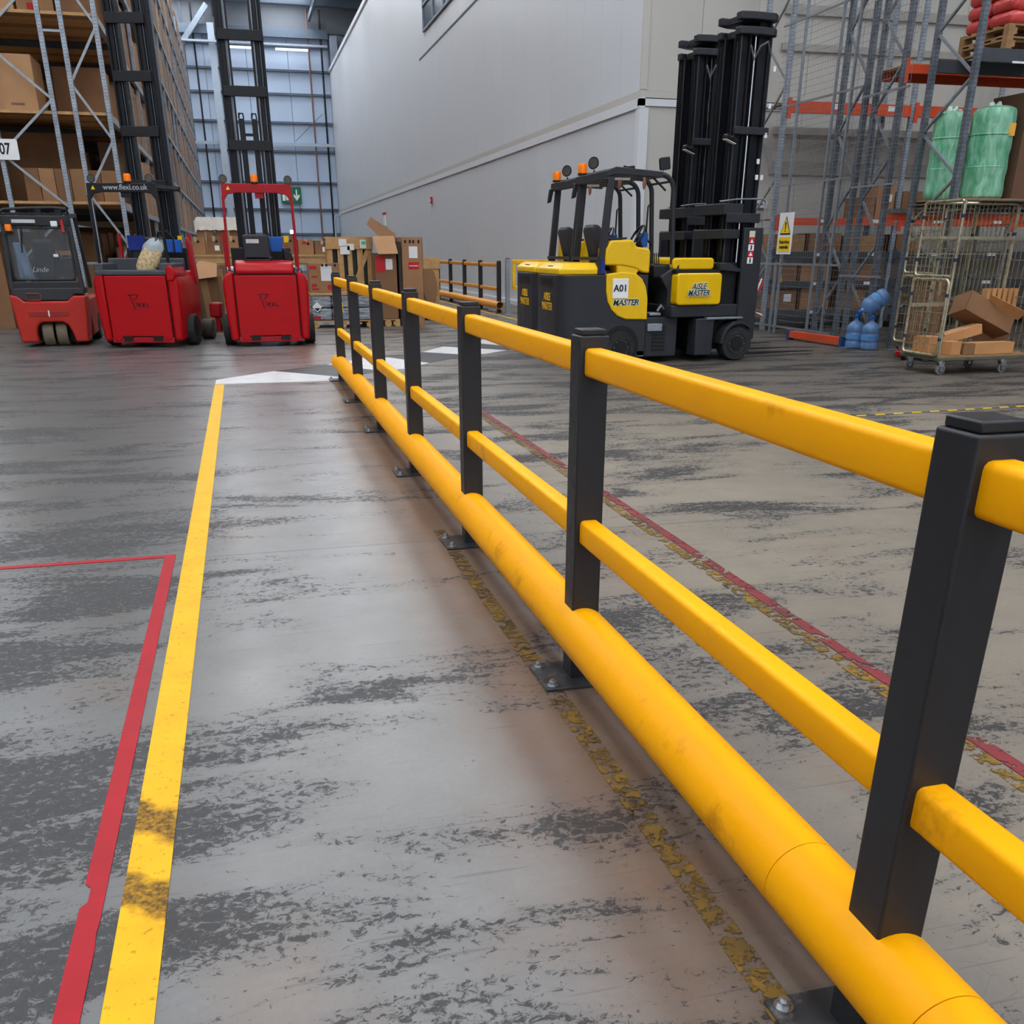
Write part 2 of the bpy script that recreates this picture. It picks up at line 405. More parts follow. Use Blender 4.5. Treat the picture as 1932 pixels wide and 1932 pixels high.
marking('walkway_line', 'long bright yellow line along the left edge of the walkway', [(-.445, .3), (-.337, .3), (-.337, 12.2), (-.445, 12.2)], ypaint, cat='floor line')
marking('red_tape_line', 'red tape strip running beside the long yellow line', [(-.541, .3), (-.487, .3), (-.486, 1.9), (-.49, 1.95), (-.487, 2.0), (-.487, 5.08), (-.541, 5.08), (-.541, 2.16), (-.525, 2.14), (-.525, 2.08), (-.541, 2.06)], rtape, cat='floor line')
marking('red_tape_line', 'red tape strip crossing the floor at the left edge', [(-6, 5.035), (-.541, 5.035), (-.541, 5.08), (-6, 5.08)], rtape, cat='floor line')
zw = paint('crossing_white', (206, 206, 206), (186, 186, 188), .68); zd = paint('crossing_black', (54, 55, 58), (66, 66, 68), .72)
Z = [('w', 'white kite of the crossing at the end of the yellow line', [(-.44, 12.24), (-.44, 12.68), (.28, 13.45), (1.12, 12.55), (1.08, 12.23)]),
     ('d', 'black kite of the crossing behind the last barrier post', [(.28, 13.45), (1.02, 14.09), (1.66, 13.13), (1.12, 12.55)]),
     ('w', 'white kite of the crossing seen between the far barrier posts', [(1.02, 14.09), (1.62, 14.82), (2.0, 14.8), (2.44, 13.93), (2.01, 13.29), (1.66, 13.13)]),
     ('d', 'black kite in the middle of the diagonal crossing', [(2.0, 14.8), (2.62, 15.51), (3.12, 15.0), (3.02, 14.61), (2.44, 13.93)]),
     ('w', 'white kite of the crossing near the tall open carton', [(2.62, 15.53), (3.11, 16.36), (3.37, 16.2), (3.97, 15.47), (3.5, 14.98), (3.12, 15.01)]),
     ('d', 'black kite of the crossing close to the parked yellow trucks', [(3.11, 16.37), (3.72, 16.92), (4.14, 16.0), (3.97, 15.48)]),
     ('w', 'farthest small white kite of the diagonal crossing', [(3.73, 16.94), (4.12, 17.6), (4.23, 17.01), (4.14, 16.3)])]
for k, l, p in Z: marking('crossing_mark', l, p, zw if k == 'w' else zd, group='diagonal crossing marks')
oldy = paint('old_yellow_paint', (138, 108, 46), (74, 64, 50), .475, 20)
marking('old_line', 'worn-away old yellow line at the foot of the barrier', [(.90, .3), (.968, .3), (.968, 5.2), (.90, 5.2)], oldy, cat='floor line')
marking('old_line', 'worn old yellow line beside the dull red line', [(2.06, .8), (2.122, .8), (2.122, 9.2), (2.06, 9.2)], oldy, cat='floor line')
marking('old_line', 'dull worn red line on the floor beyond the barrier', [(2.128, .8), (2.185, .8), (2.185, 9.5), (2.128, 9.5)], paint('old_red_paint', (136, 50, 58), (98, 60, 58), .53, 8), cat='floor line')
hz = thing('hazard_tape', 'thin black and yellow dashed tape on the floor at the right', 'floor line', (5.3, 8.19, 0), R(3.6))
MB().box(0, 4.2, -.03, .03, .0005, .002).build('tape_strip', paint('worn_black_tape', (78, 70, 62), (90, 82, 74), .56), hz, smooth=False)
dash = MB().prism([(0, -.026), (.11, -.026), (.135, .026), (.025, .026)], 'z', .002, .004).mesh('dash', False)
for k in range(19): link('dash', dash, paint('dash_yellow', (222, 186, 40), (206, 170, 40), .7) if k == 0 else None, hz, loc=(.06 + .215 * k, 0, 0))
marking('floor_line', 'thin yellow floor line along the distant white wall', [(6.0, 17), (6.06, 17), (6.06, 60), (6.0, 60)], ypaint, cat='floor line')

# ------------------------------------------------------------------ safety barriers
def rail_mesh(x0, x1, z0, z1, y0, y1, r=.014):
    return MB().prism(rrect(x0, x1, z0, z1, r, 3), 'y', y0, y1)
def barrier(label, xc, ys, y0, y1, yellow, seams=()):
    b = thing('safety_barrier', label, 'barrier', (xc, ys[0], 0)); h = .05; o = ys[0]
    pm = MB().box(-h, h, 0, 2 * h, 0, 1.203).mesh('post'); cm = MB().box(-.042, .042, .008, .092, 1.203, 1.222).mesh('cap')
    plm = MB().box(-.165, .165, -.075, .165, 0, .012).mesh('base_plate')
    bmh = MB().cyl((0, 0, .012), (0, 0, .016), .021, 14).cyl((0, 0, .016), (0, 0, .030), .0145, 6).cyl((0, 0, .03), (0, 0, .036), .008, 8).mesh('bolt')
    for y in ys:
        p = link('post', pm, charcoal, b, .006, 3, (0, y - o, 0))
        link('cap', cm, capblack, p, .004, 2); link('base_plate', plm, mat('plate_black', (62, 63, 66), .4, .2, var=.15, sc=12, dirt=(120, 118, 116), dsc=14), p, .002, 1)
        for bx in (-.135, .135):
            for by in (-.045, .135): link('bolt', bmh, zinc, p, loc=(bx, by, 0))
    e = [y0] + [v for y in ys for v in (y, y + 2 * h)] + [y1]
    for i in range(0, len(e), 2):
        a, c = e[i] - o, e[i + 1] - o
        if c - a < .12: continue
        for nm, z0, z1 in (('top_rail', 1.078, 1.166), ('middle_rail', .518, .604)):
            rail_mesh(-.032, .034, z0, z1, a, c).build(nm, yellow, b)
    cuts = [y0 - .06] + list(seams) + [y1 + .28]
    for a, c in zip(cuts, cuts[1:]):
        MB().ring((-.012, a - o + .0012, .19), (-.012, c - o - .0012, .19), .093, .084, 40).build('bumper_tube', yellow, b)
    return b
YS = [1.19 + 1.84 * i for i in range(-1, 7)]
barrier('near yellow pedestrian barrier with black posts along the walkway', 1.07, YS, -1.6, YS[-1], amber_y, (1.02, 1.5))
FY = [25.06 + 2.06 * i for i in range(6)]
barrier('distant yellow barrier with black posts in front of the white wall', 6.25, FY, FY[0] - .05, FY[-1], mat('far_yellow', (222, 146, 34), .45, var=.04))
# grey gate post and yellow plastic gate panel beyond it
gp = thing('gate_post', 'grey steel gate post beside the distant barrier end', 'post', (6.32, 24.5, 0))
box('post', galv, gp, -.05, .05, -.05, .05, 0, 1.27, bevel=.006); box('base_plate', galv, gp, -.12, .12, -.12, .12, 0, .012); box('cap', capblack, gp, -.045, .045, -.045, .045, 1.27, 1.285)
gt = thing('plastic_gate', 'yellow plastic swing gate half hidden behind the rear truck', 'gate', (6.42, 24.4, 0), R(-4))
gy = mat('gate_yellow', (246, 190, 14), .4, var=.04)
MB().prism(rrect(0, .95, .58, 1.25, .05), 'y', 0, .03).build('backing', gy, gt) if False else None
for d in ((0, .95, 1.15, 1.25), (0, .95, .58, .66), (0, .07, .6, 1.2), (.27, .35, .62, 1.2), (.88, .95, .6, 1.2)): MB().box(d[0], d[1], 0, .05, d[2], d[3]).build('gate_bar', gy, gt, .012)
box('sign_plate', white, gt, .36, .86, -.01, 0, .74, 1.13); box('sign_panel', bluep, gt, .38, .84, -.016, -.01, .76, .95)
text('sign_lettering', 'PUSH\nTO OPEN', .085, face_front(.61, -.018, .86), white, gt)

# ------------------------------------------------------------------ vehicles
def wheel(parent, c, r, w, ax='y', name='wheel', hub=None, tm=None):
    """tyre + hub, axle along x or y"""
    c = Vector(c); d = Vector((1, 0, 0)) if ax == 'x' else Vector((0, 1, 0))
    n = 28; prof = [(r * .62, -w / 2), (r * .93, -w / 2), (r, -w * .36), (r, w * .36), (r * .93, w / 2), (r * .62, w / 2)]
    M = T(c) @ (Matrix.Rotation(R(90), 4, 'Y') if ax == 'x' else Matrix.Rotation(R(-90), 4, 'X'))
    t = MB().lathe(prof, n=n, M=M).build(name, tm or rubber, parent)
    h = MB(); h.lathe([(r * .2, -w / 2 - .012), (r * .36, -w / 2 - .012), (r * .42, -w / 2 + .02), (r * .60, -w / 2 - .004), (r * .64, -w / 2 + .0), (r * .64, w / 2), (r * .2, w / 2 + .01)], n=n, M=M)
    h.build('hub', hub or blackm, t)
    bl = MB()
    for i in range(8):
        a = 2 * math.pi * i / 8; p = Vector((r * .47 * math.cos(a), r * .47 * math.sin(a), -w / 2 - .004))
        bl.cyl(M @ p, M @ (p + Vector((0, 0, -.012))), .009, 6)
    bl.build('wheel_bolts', mat('dull_bolt', (96, 98, 102), .5, .4), t)
    return t
def beacon(parent, x, y, z, r=.05, h=.11):
    b = MB().cyl((x, y, z), (x, y, z + .025), r * 1.1, 14).build('beacon_base', blackm, parent)
    MB().lathe([(r, z + .025), (r, z + h * .8), (r * .8, z + h)], (x, y, 0), 16).build('beacon', amber, parent, label='amber beacon')
def worklight(parent, x, y, z, r=.06, d=(0, -1, 0)):
    d = Vector(d).normalized(); c = Vector((x, y, z))
    l = MB().cyl(c, c - d * .07, r, 18, r * .7).build('work_light', glassk, parent)
    MB().cyl(c + d * .004, c - d * .002, r * .82, 18).build('lens', mat('lamp_lens', (84, 80, 78), .2, .3), l)
    MB().cyl(c - d * .035 - Vector((0, 0, r)), c - d * .035 - Vector((0, 0, r + .05)), .012, 6).build('bracket', blackm, l)
def script_sign(parent, x, z, s, m):
    """hand-drawn maker's signature pressed into the rear panel"""
    st = [[(-.62, .44), (-.3, .5), (.08, .46), (-.04, .3), (-.26, .15)], [(-.48, .42), (-.36, .1), (-.24, -.42)], [(-.13, .05), (-.1, -.1), (-.08, -.26)],
          [(.0, -.15), (.14, -.12), (.1, -.02), (.0, -.1), (.04, -.26), (.17, -.26)], [(.24, -.02), (.44, -.28)], [(.44, -.02), (.24, -.28)], [(.56, -.06), (.57, -.26), (.74, -.28)]]
    for q in st:
        pts = []
        for i in range(len(q) - 1):
            for k in range(3): u = k / 3; pts.append((x + s * (q[i][0] * (1 - u) + q[i + 1][0] * u), -.012, z + s * (q[i][1] * (1 - u) + q[i + 1][1] * u)))
        pts.append((x + s * q[-1][0], -.012, z + s * q[-1][1]))
        MB().tube(pts, .0065, 5).build('signature_stroke', m, parent)
def mast(parent, y, x0, x1, ztop, bars, inner=True, m=mastm):
    """tall double-channel lift mast; bars = heights of the cross members"""
    w = .20
    for a in (x0, x1 - w):
        mb = MB()
        mb.box(a, a + w, y, y + .035, .1, ztop).box(a, a + .03, y - .05, y + .12, .1, ztop).box(a + w - .03, a + w, y - .05, y + .12, .1, ztop)
        mb.box(a + .075, a + .105, y - .03, y, .1, ztop)
        mb.build('mast_channel', m, parent)
        MB().box(a + .13, a + .142, y - .035, y - .02, .3, ztop).build('mast_edge', mat('worn_edge', (92, 98, 108), .35, .6), parent)
    for z in bars: MB().box(x0 + .02, x1 - .02, y - .09, y - .05, z - .075, z + .075).build('mast_crossbar', blackm, parent, .006)
    if inner:
        c = (x0 + x1) / 2
        for dx in (-.105, .105):
            MB().box(c + dx - .045, c + dx + .045, y - .06, y + .04, .9, 3.45).build('inner_mast', m, parent, .006)
            MB().cyl((c + dx * 2.0, y - .03, .9), (c + dx * 2.0, y - .03, ztop), .018, 8).build('lift_chain', mat('chain_steel', (150, 160, 172), .35, .7), parent)
            MB().tube([(c + dx - .04, y, 3.45), (c + dx - .03, y, 3.53), (c + dx + .03, y, 3.53), (c + dx + .04, y, 3.45)], .012).build('chain_eye', blackm, parent)
        MB().box(c - .1, c + .1, y - .03, y, 3.2, 3.24).build('inner_tie', m, parent)

def aisle_truck(label, loc, rz, kind):
    t = thing('narrow_aisle_truck', label, 'forklift', loc, rz, 'red narrow-aisle trucks')
    gm = redd if kind == 'red' else blackm
    # side body shells with rounded shoulders
    for sgn in (-1, 1):
        out = [(sgn * .50, .1), (sgn * .63, .1), (sgn * .665, .55), (sgn * .675, .92), (sgn * .668, 1.0), (sgn * .648, 1.06), (sgn * .612, 1.11), (sgn * .56, 1.145), (sgn * .50, 1.155)]
        MB().prism(out, 'y', .0, 1.25).build('side_fender', redp, t, .045, 4)
    box('chassis', redp, t, -.5, .5, .04, 1.3, .12, 1.12)
    box('bumper', redd, t, -.5, .5, -.005, .1, .075, .16, bevel=.01)
    # rear battery door, cut out at the bottom for two fork pockets
    dp = [(-.485, .24), (-.485, 1.085), (.485, 1.085), (.485, .17), (.43, .11), (.36, .11), (.32, .175), (-.32, .175), (-.36, .11), (-.43, .11), (-.485, .17)]
    dr = MB().prism(dp, 'y', -.012, .03).build('rear_door', redp, t, .008, 2)
    script_sign(dr, 0, .69, .24, mat('sign_dark_red', (44, 4, 9), .6))
    MB().prism([(-.498, .1), (.498, .1), (.498, 1.1), (-.498, 1.1)], 'y', .031, .036).build('door_gap', black, t)
    for x in (-.24, .24): box('fork_pocket', black, t, x - .075, x + .075, -.016, .03, .105, .175)
    for s in (-1, 1):
        wheel(t, (s * .66, .55, .245), .245, .17, 'x', 'rear_wheel')
        wheel(t, (s * .60, 1.75, .17), .17, .2, 'x', 'load_wheel', tm=mat('poly_tyre', (70, 64, 58), .6))
    if kind == 'red':
        MB().prism([(.02, 1.1), (.0, 1.16), (.07, 1.27), (.35, 1.31), (.5, 1.3), (.5, 1.1)], 'x', -.46, .46).build('rear_hood', redp, t, .06, 4)
        MB().prism([(.02, 1.1), (.04, 1.15), (.15, 1.2), (.5, 1.22), (.5, 1.1)], 'x', -.60, -.46).build('hood_shoulder', glassk, t, .02)
        MB().prism([(.02, 1.1), (.04, 1.15), (.15, 1.2), (.5, 1.22), (.5, 1.1)], 'x', .46, .60).build('hood_shoulder', glassk, t, .02)
        MB().prism(rrect(-.30, .13, 1.3, 1.69, .05), 'y', .30, .47).build('seat_back', mat('seat_black', (44, 45, 50), .5), t, .03, 3)
        box('seat_label', mat('label_grey', (196, 190, 192), .5), t, -.24, -.04, .294, .302, 1.56, 1.62); box('seat', MATS['seat_black'], t, -.3, .15, .3, .85, 1.28, 1.38, bevel=.03)
        MB().prism([(.15, 1.43), (.33, 1.43), (.36, 1.66), (.13, 1.66)], 'y', .62, .85).build('blue_bin', bluep, t, .01)
        MB().prism([(.33, 1.3), (.5, 1.3), (.46, 1.42), (.34, 1.5)], 'y', .4, .7).build('arm_console', glassk, t, .02)
    else:
        gtray = mat('tray_grey', (70, 74, 80), .55)
        for d in ((-.62, .62, -.005, .06, 1.09, 1.17), (-.62, -.48, .0, .75, 1.1, 1.27), (.40, .62, .0, .75, 1.1, 1.27), (-.62, .62, .66, .76, 1.1, 1.34)):
            box('tray_rim', gtray, t, *d, bevel=.02)
        box('tray_floor', gtray, t, -.5, .45, .05, .7, 1.08, 1.13)
        MB().prism([(.5, 1.0), (.62, 1.0), (.66, 1.10), (.62, 1.22), (.55, 1.25), (.5, 1.2)], 'y', -.02, .62).build('shoulder', redp, t, .03, 3)
        box('seat_back', mat('seat_black', (44, 45, 50), .5), t, -.28, .28, .86, 1.0, 1.2, 1.66, bevel=.04)
        box('blue_sheet', mat('deep_blue', (22, 44, 130), .5), t, -.30, -.02, .83, .85, 1.46, 1.68)
        for x in (.33, .47): box('cup_holder', bluep, t, x, x + .1, .80, .9, 1.42, 1.62, bevel=.01)
        MB().tube([(.15, .95, 1.6), (.2, .9, 1.72), (.34, .9, 1.74), (.44, .95, 1.6)], .02, 8).build('grab_bar', blackm, t)
        MB().prism([(.62, .9), (.70, .95), (.66, 1.55), (.6, 1.66)], 'y', 1.0, 1.2).build('side_guard', redd, t, .02)
        box('mudguard', redd, t, .76, .96, 1.35, 1.6, .38, .62, bevel=.03); box('mudguard_stem', redd, t, .84, .92, 1.4, 1.5, .15, .4, bevel=.01)
    # overhead guard: shaped rear beam, roof bars, posts
    bz = [(-.53, 2.40), (.53, 2.40), (.535, 2.22), (.50, 2.17), (.44, 2.25), (.30, 2.275), (-.30, 2.275), (-.44, 2.25), (-.50, 2.17), (-.535, 2.22)]
    gb = MB().prism(bz, 'y', .02, .06).build('guard_beam', gm, t, .006)
    for s in (-1, 1):
        MB().bar((s * .52, .04, 2.24), (s * .545, .10, 1.15), .042, .05, (0, 1, 0)).build('guard_post', gm, t, .008)
        MB().bar((s * .50, .05, 2.36), (s * .46, 1.45, 2.40), .05, .05).build('guard_side_bar', gm, t)
    for k in range(5): MB().bar((-.36 + .18 * k, .06, 2.38), (-.36 + .18 * k, 1.45, 2.40), .025, .03).build('guard_roof_bar', gm, t)
    box('guard_front_bar', gm, t, -.5, .5, 1.42, 1.47, 2.36, 2.42)
    MB().prism([(-.46, 2.31), (-.40, 2.31), (-.43, 2.365)], 'y', .012, .02).build('warning_sticker', yprint, t)
    if kind != 'red': text('web_lettering', 'www.flexi.co.uk', .105, face_front(.06, .016, 2.34), mat('letter_grey', (176, 178, 182), .5), t, .0012)
    box('mirror_bracket', gm, t, -.03, .1, .05, .16, 2.2, 2.28)
    beacon(t, -.02 if kind == 'red' else .1, .06, 2.40, .055, .13)
    for s in (-1, 1): worklight(t, s * (.49 if kind == 'red' else .44), .02, 2.46, .062)
    # mast and operator console in front
    if kind == 'red': mast(t, 1.72, -.36, .38, 7.4, (1.2, 3.06, 3.84, 4.62, 5.4, 6.2))
    else: mast(t, 1.72, -.42, .24, 7.4, (1.2, 2.46, 3.25, 4.03, 4.82, 5.6), False)
    box('console', blackm, t, -.5, .5, 1.3, 1.66, .2, 1.5, bevel=.02)
    box('mast_sticker', yprint, t, .40, .47, 1.28, 1.285, 1.58, 1.68)
    for s in (-.62, .56): box('outer_post', redd, t, s, s + .05, 1.3, 1.36, .3, 1.72, bevel=.01)
    if kind != 'red':
        MB().box(.25, .32, 1.66, 1.76, .1, 7.4).build('mast_outer_rail', mastm, t); MB().box(.325, .35, 1.66, 1.7, .1, 7.4).build('mast_cable', mat('cable_grey', (96, 104, 114), .4, .5), t)
    return t
aisle_truck('red narrow-aisle truck with a red overhead guard and plain rear hood', (.365, 17.1, 0), 0, 'red')
f1 = aisle_truck('red narrow-aisle truck with a black lettered guard and open rear tray', (-1.66, 17.42, 0), R(-13), 'black')
# clear bag of popcorn-like packing pieces lying in the tray of the left truck
bgm = NT('packing_bag'); f = bgm.noise(26, 6, .7)
bgm.l(bgm.mix(bgm.rng(f, .35, .65), lin((176, 138, 84)), lin((236, 216, 172))), bgm.b.inputs['Base Color']); bgm.b.inputs['Roughness'].default_value = .25; bgm.b.inputs['Coat Weight'].default_value = .5
bgm.bump(f, .8, .03)
bg_ = thing('plastic_bag', 'clear bag of packing pieces leaning out of the truck tray', 'bag', (-1.50, 17.50, 1.135), R(-13)); bg_.rotation_euler = (0, R(14), R(-13))
bb = MB(); n = 14
lv = [(0, .13), (.08, .16), (.18, .165), (.28, .155), (.36, .13), (.40, .10), (.43, .105)]
for z, r in lv: pass
vs = [(r * 1.15 * math.cos(2 * math.pi * i / n) * (1 + .08 * math.sin(3 * i + z * 20)) + z * .28, r * .7 * math.sin(2 * math.pi * i / n), z) for z, r in [(a * 1.1, b * .9) for a, b in lv[:5]] for i in range(n)]
bb.add(vs, [(j * n + i, j * n + (i + 1) % n, (j + 1) * n + (i + 1) % n, (j + 1) * n + i) for j in range(4) for i in range(n)] + [tuple(range(n - 1, -1, -1)), tuple(range(4 * n, 5 * n))]).build('packing_fill', bgm.m, bg_, .02)
ms = NT('clear_film'); ms.b.inputs['Base Color'].default_value = lin((190, 205, 215)); ms.b.inputs['Roughness'].default_value = .12; ms.b.inputs['Alpha'].default_value = .55
vs = [(r * 1.1 * math.cos(2 * math.pi * i / n) * (1 + .15 * math.sin(2 * i)) + z * .28, r * .7 * math.sin(2 * math.pi * i / n), z + .03 * math.sin(i * 1.7)) for z, r in ((.35, .135), (.42, .14), (.49, .10), (.52, .05)) for i in range(n)]
MB().add(vs, [(j * n + i, j * n + (i + 1) % n, (j + 1) * n + (i + 1) % n, (j + 1) * n + i) for j in range(3) for i in range(n)]).build('bag_neck', ms.m, bg_)

# three-wheel counterbalance truck on the far left, seen from behind
L = thing('counterbalance_forklift', 'worn orange-red forklift with twin rear wheels and glazed cab', 'forklift', (-3.08, 18.0, 0), R(2))
cw = [(-.53, .07), (-.27, .07), (-.27, .24), (-.235, .33), (-.17, .38), (.15, .38), (.22, .33), (.26, .24), (.30, .07), (.50, .07), (.55, .5), (.55, .78), (.36, .78), (.28, .70), (-.38, .70), (-.47, .78), (-.58, .80), (-.56, .5)]
MB().prism(cw, 'y', 0, .62).build('counterweight', orange_red, L, .03, 3)
box('side_body', orange_red, L, -.50, .55, .55, 1.9, .12, .74, bevel=.05)
box('arch_lining', black, L, -.26, .28, .3, .6, .07, .4)
box('slot_recess', redprint if False else mat('slot_shade', (140, 40, 34), .6), L, -.34, .26, -.006, .02, .47, .55, bevel=.008); box('slot_pin', paper, L, -.05, -.03, -.012, .0, .47, .56)
MB().prism([(-.55, .80), (-.40, .705), (.30, .705), (.40, .80), (.55, .80), (.55, .90), (-.55, .90)], 'y', .02, .6).build('deck', mat('deck_dark', (52, 53, 56), .6), L, .02)
MB().tube([(-.34, .0, .72), (-.30, .0, .715), (-.13, .0, .715), (-.10, .0, .77), (-.14, .0, .82), (-.33, .0, .82)], .006, 5, True).build('latch_ring', orange_red, L)
for x in (-.115, .095):
    wheel(L, (x, .22, .19), .19, .165, 'x', 'rear_wheel', tm=mat('dusty_tyre', (112, 100, 84), .8, var=.12))
for s in (-1, 1): wheel(L, (s * .47, 1.55, .23), .23, .18, 'x', 'drive_wheel')
cabm = mat('cab_black', (42, 43, 46), .5)
for s in (-1, 1):
    MB().bar((s * .53, .06, .86), (s * .475, .14, 1.95), .07, .08, (0, 1, 0)).build('cab_pillar', cabm, L, .012)
    MB().bar((s * .53, 1.35, .86), (s * .475, 1.2, 1.98), .06, .07, (0, 1, 0)).build('cab_pillar', cabm, L, .012)
    MB().bar((s * .475, .12, 1.96), (s * .475, 1.22, 1.99), .07, .07).build('roof_side_bar', cabm, L, .012)
box('rear_sill', cabm, L, -.53, .53, .03, .12, .86, 1.0, bevel=.02); box('roof_rear_bar', cabm, L, -.5, .5, .08, .17, 1.80, 1.96, bevel=.02)
for k in range(6): MB().bar((-.4 + .16 * k, .15, 1.99), (-.4 + .16 * k, 1.2, 2.01), .03, .03).build('roof_bar', cabm, L)
MB().tube([(-.5, .05, 1.98), (-.42, .02, 2.04), (-.1, .02, 2.06), (.3, .02, 2.07), (.48, .04, 2.05), (.5, .1, 2.0)], .02, 8).build('roof_rail', cabm, L)
gl = NT('cab_glass'); gl.b.inputs['Base Color'].default_value = lin((88, 92, 96)); gl.b.inputs['Roughness'].default_value = .06; gl.b.inputs['Alpha'].default_value = .30
MB().prism(rrect(-.46, .46, 1.02, 1.78, .07), 'y', .075, .083).build('rear_window', gl.m, L)
MB().tube([(x, .07, z) for x, z in rrect(-.46, .46, 1.02, 1.78, .07)], .014, 6, True).build('window_seal', cabm, L)
text('window_lettering', 'Linde', .11, face_front(-.06, .068, 1.17), mat('etched_white', (150, 154, 158), .5), L, shear=.4)
box('cab_interior', cabm, L, -.36, .34, 1.0, 1.2, .9, 1.35, bevel=.03); box('seat_back', MATS['seat_black'], L, -.18, .16, .45, .60, 1.0, 1.62, bevel=.06); box('seat', MATS['seat_black'], L, -.22, .2, .5, .95, .9, 1.05, bevel=.05)
MB().tube([(.0 + .15 * math.cos(a), 1.0 + .06 * math.sin(a), 1.38 + .14 * math.sin(a)) for a in [2 * math.pi * i / 16 for i in range(16)]], .012, 6, True).build('steering_wheel', blackm, L)
box('window_label', paper, L, .18, .25, .066, .074, 1.36, 1.40); box('light_strip', mat('strip_lens', (196, 200, 204), .3), L, -.34, .0, .05, .082, 1.85, 1.90)
box('red_lamp', mat('red_lens', (186, 40, 46), .3), L, .37, .41, .05, .085, 1.72, 1.90); box('lamp', white, L, .22, .32, .05, .085, 1.80, 1.88, bevel=.01)
beacon(L, -.40, .03, 1.71, .05, .12); box('beacon_bracket', cabm, L, -.48, -.34, .02, .1, 1.69, 1.715)
for s in (-.2, .12): MB().box(s, s + .09, 1.7, 1.78, .1, 2.15).build('mast_channel', mastm, L)
box('shelf_edge', brown3, L, .05, .35, 1.15, 1.2, 1.38, 1.45)
MB().tube([(-.22, .06, 1.78), (-.25, .05, 1.6), (-.27, .05, 1.42)], .012, 5).build('wiper_arm', blackm, L)
jk = thing('cloth', 'pale blue cloth hanging inside the cab of the orange-red forklift', 'cloth', (-3.47, 18.1, 1.02), R(2))
jm = mat('pale_blue_cloth', (160, 192, 226), .8, var=.1)
pts = []
for j in range(7):
    for i in range(6):
        u, v = i / 5, j / 6
        pts.append((.02 + u * (.16 + .08 * (1 - v)) - .03, .05 + .03 * math.sin(u * 9 + v * 3), v * .55 - (.05 if i == 5 else 0)))
cl = MB().add(pts, [(j * 6 + i, j * 6 + i + 1, (j + 1) * 6 + i + 1, (j + 1) * 6 + i) for j in range(6) for i in range(5)]).build('cloth_drape', jm, jk)
so = cl.modifiers.new('thick', 'SOLIDIFY'); so.thickness = .008

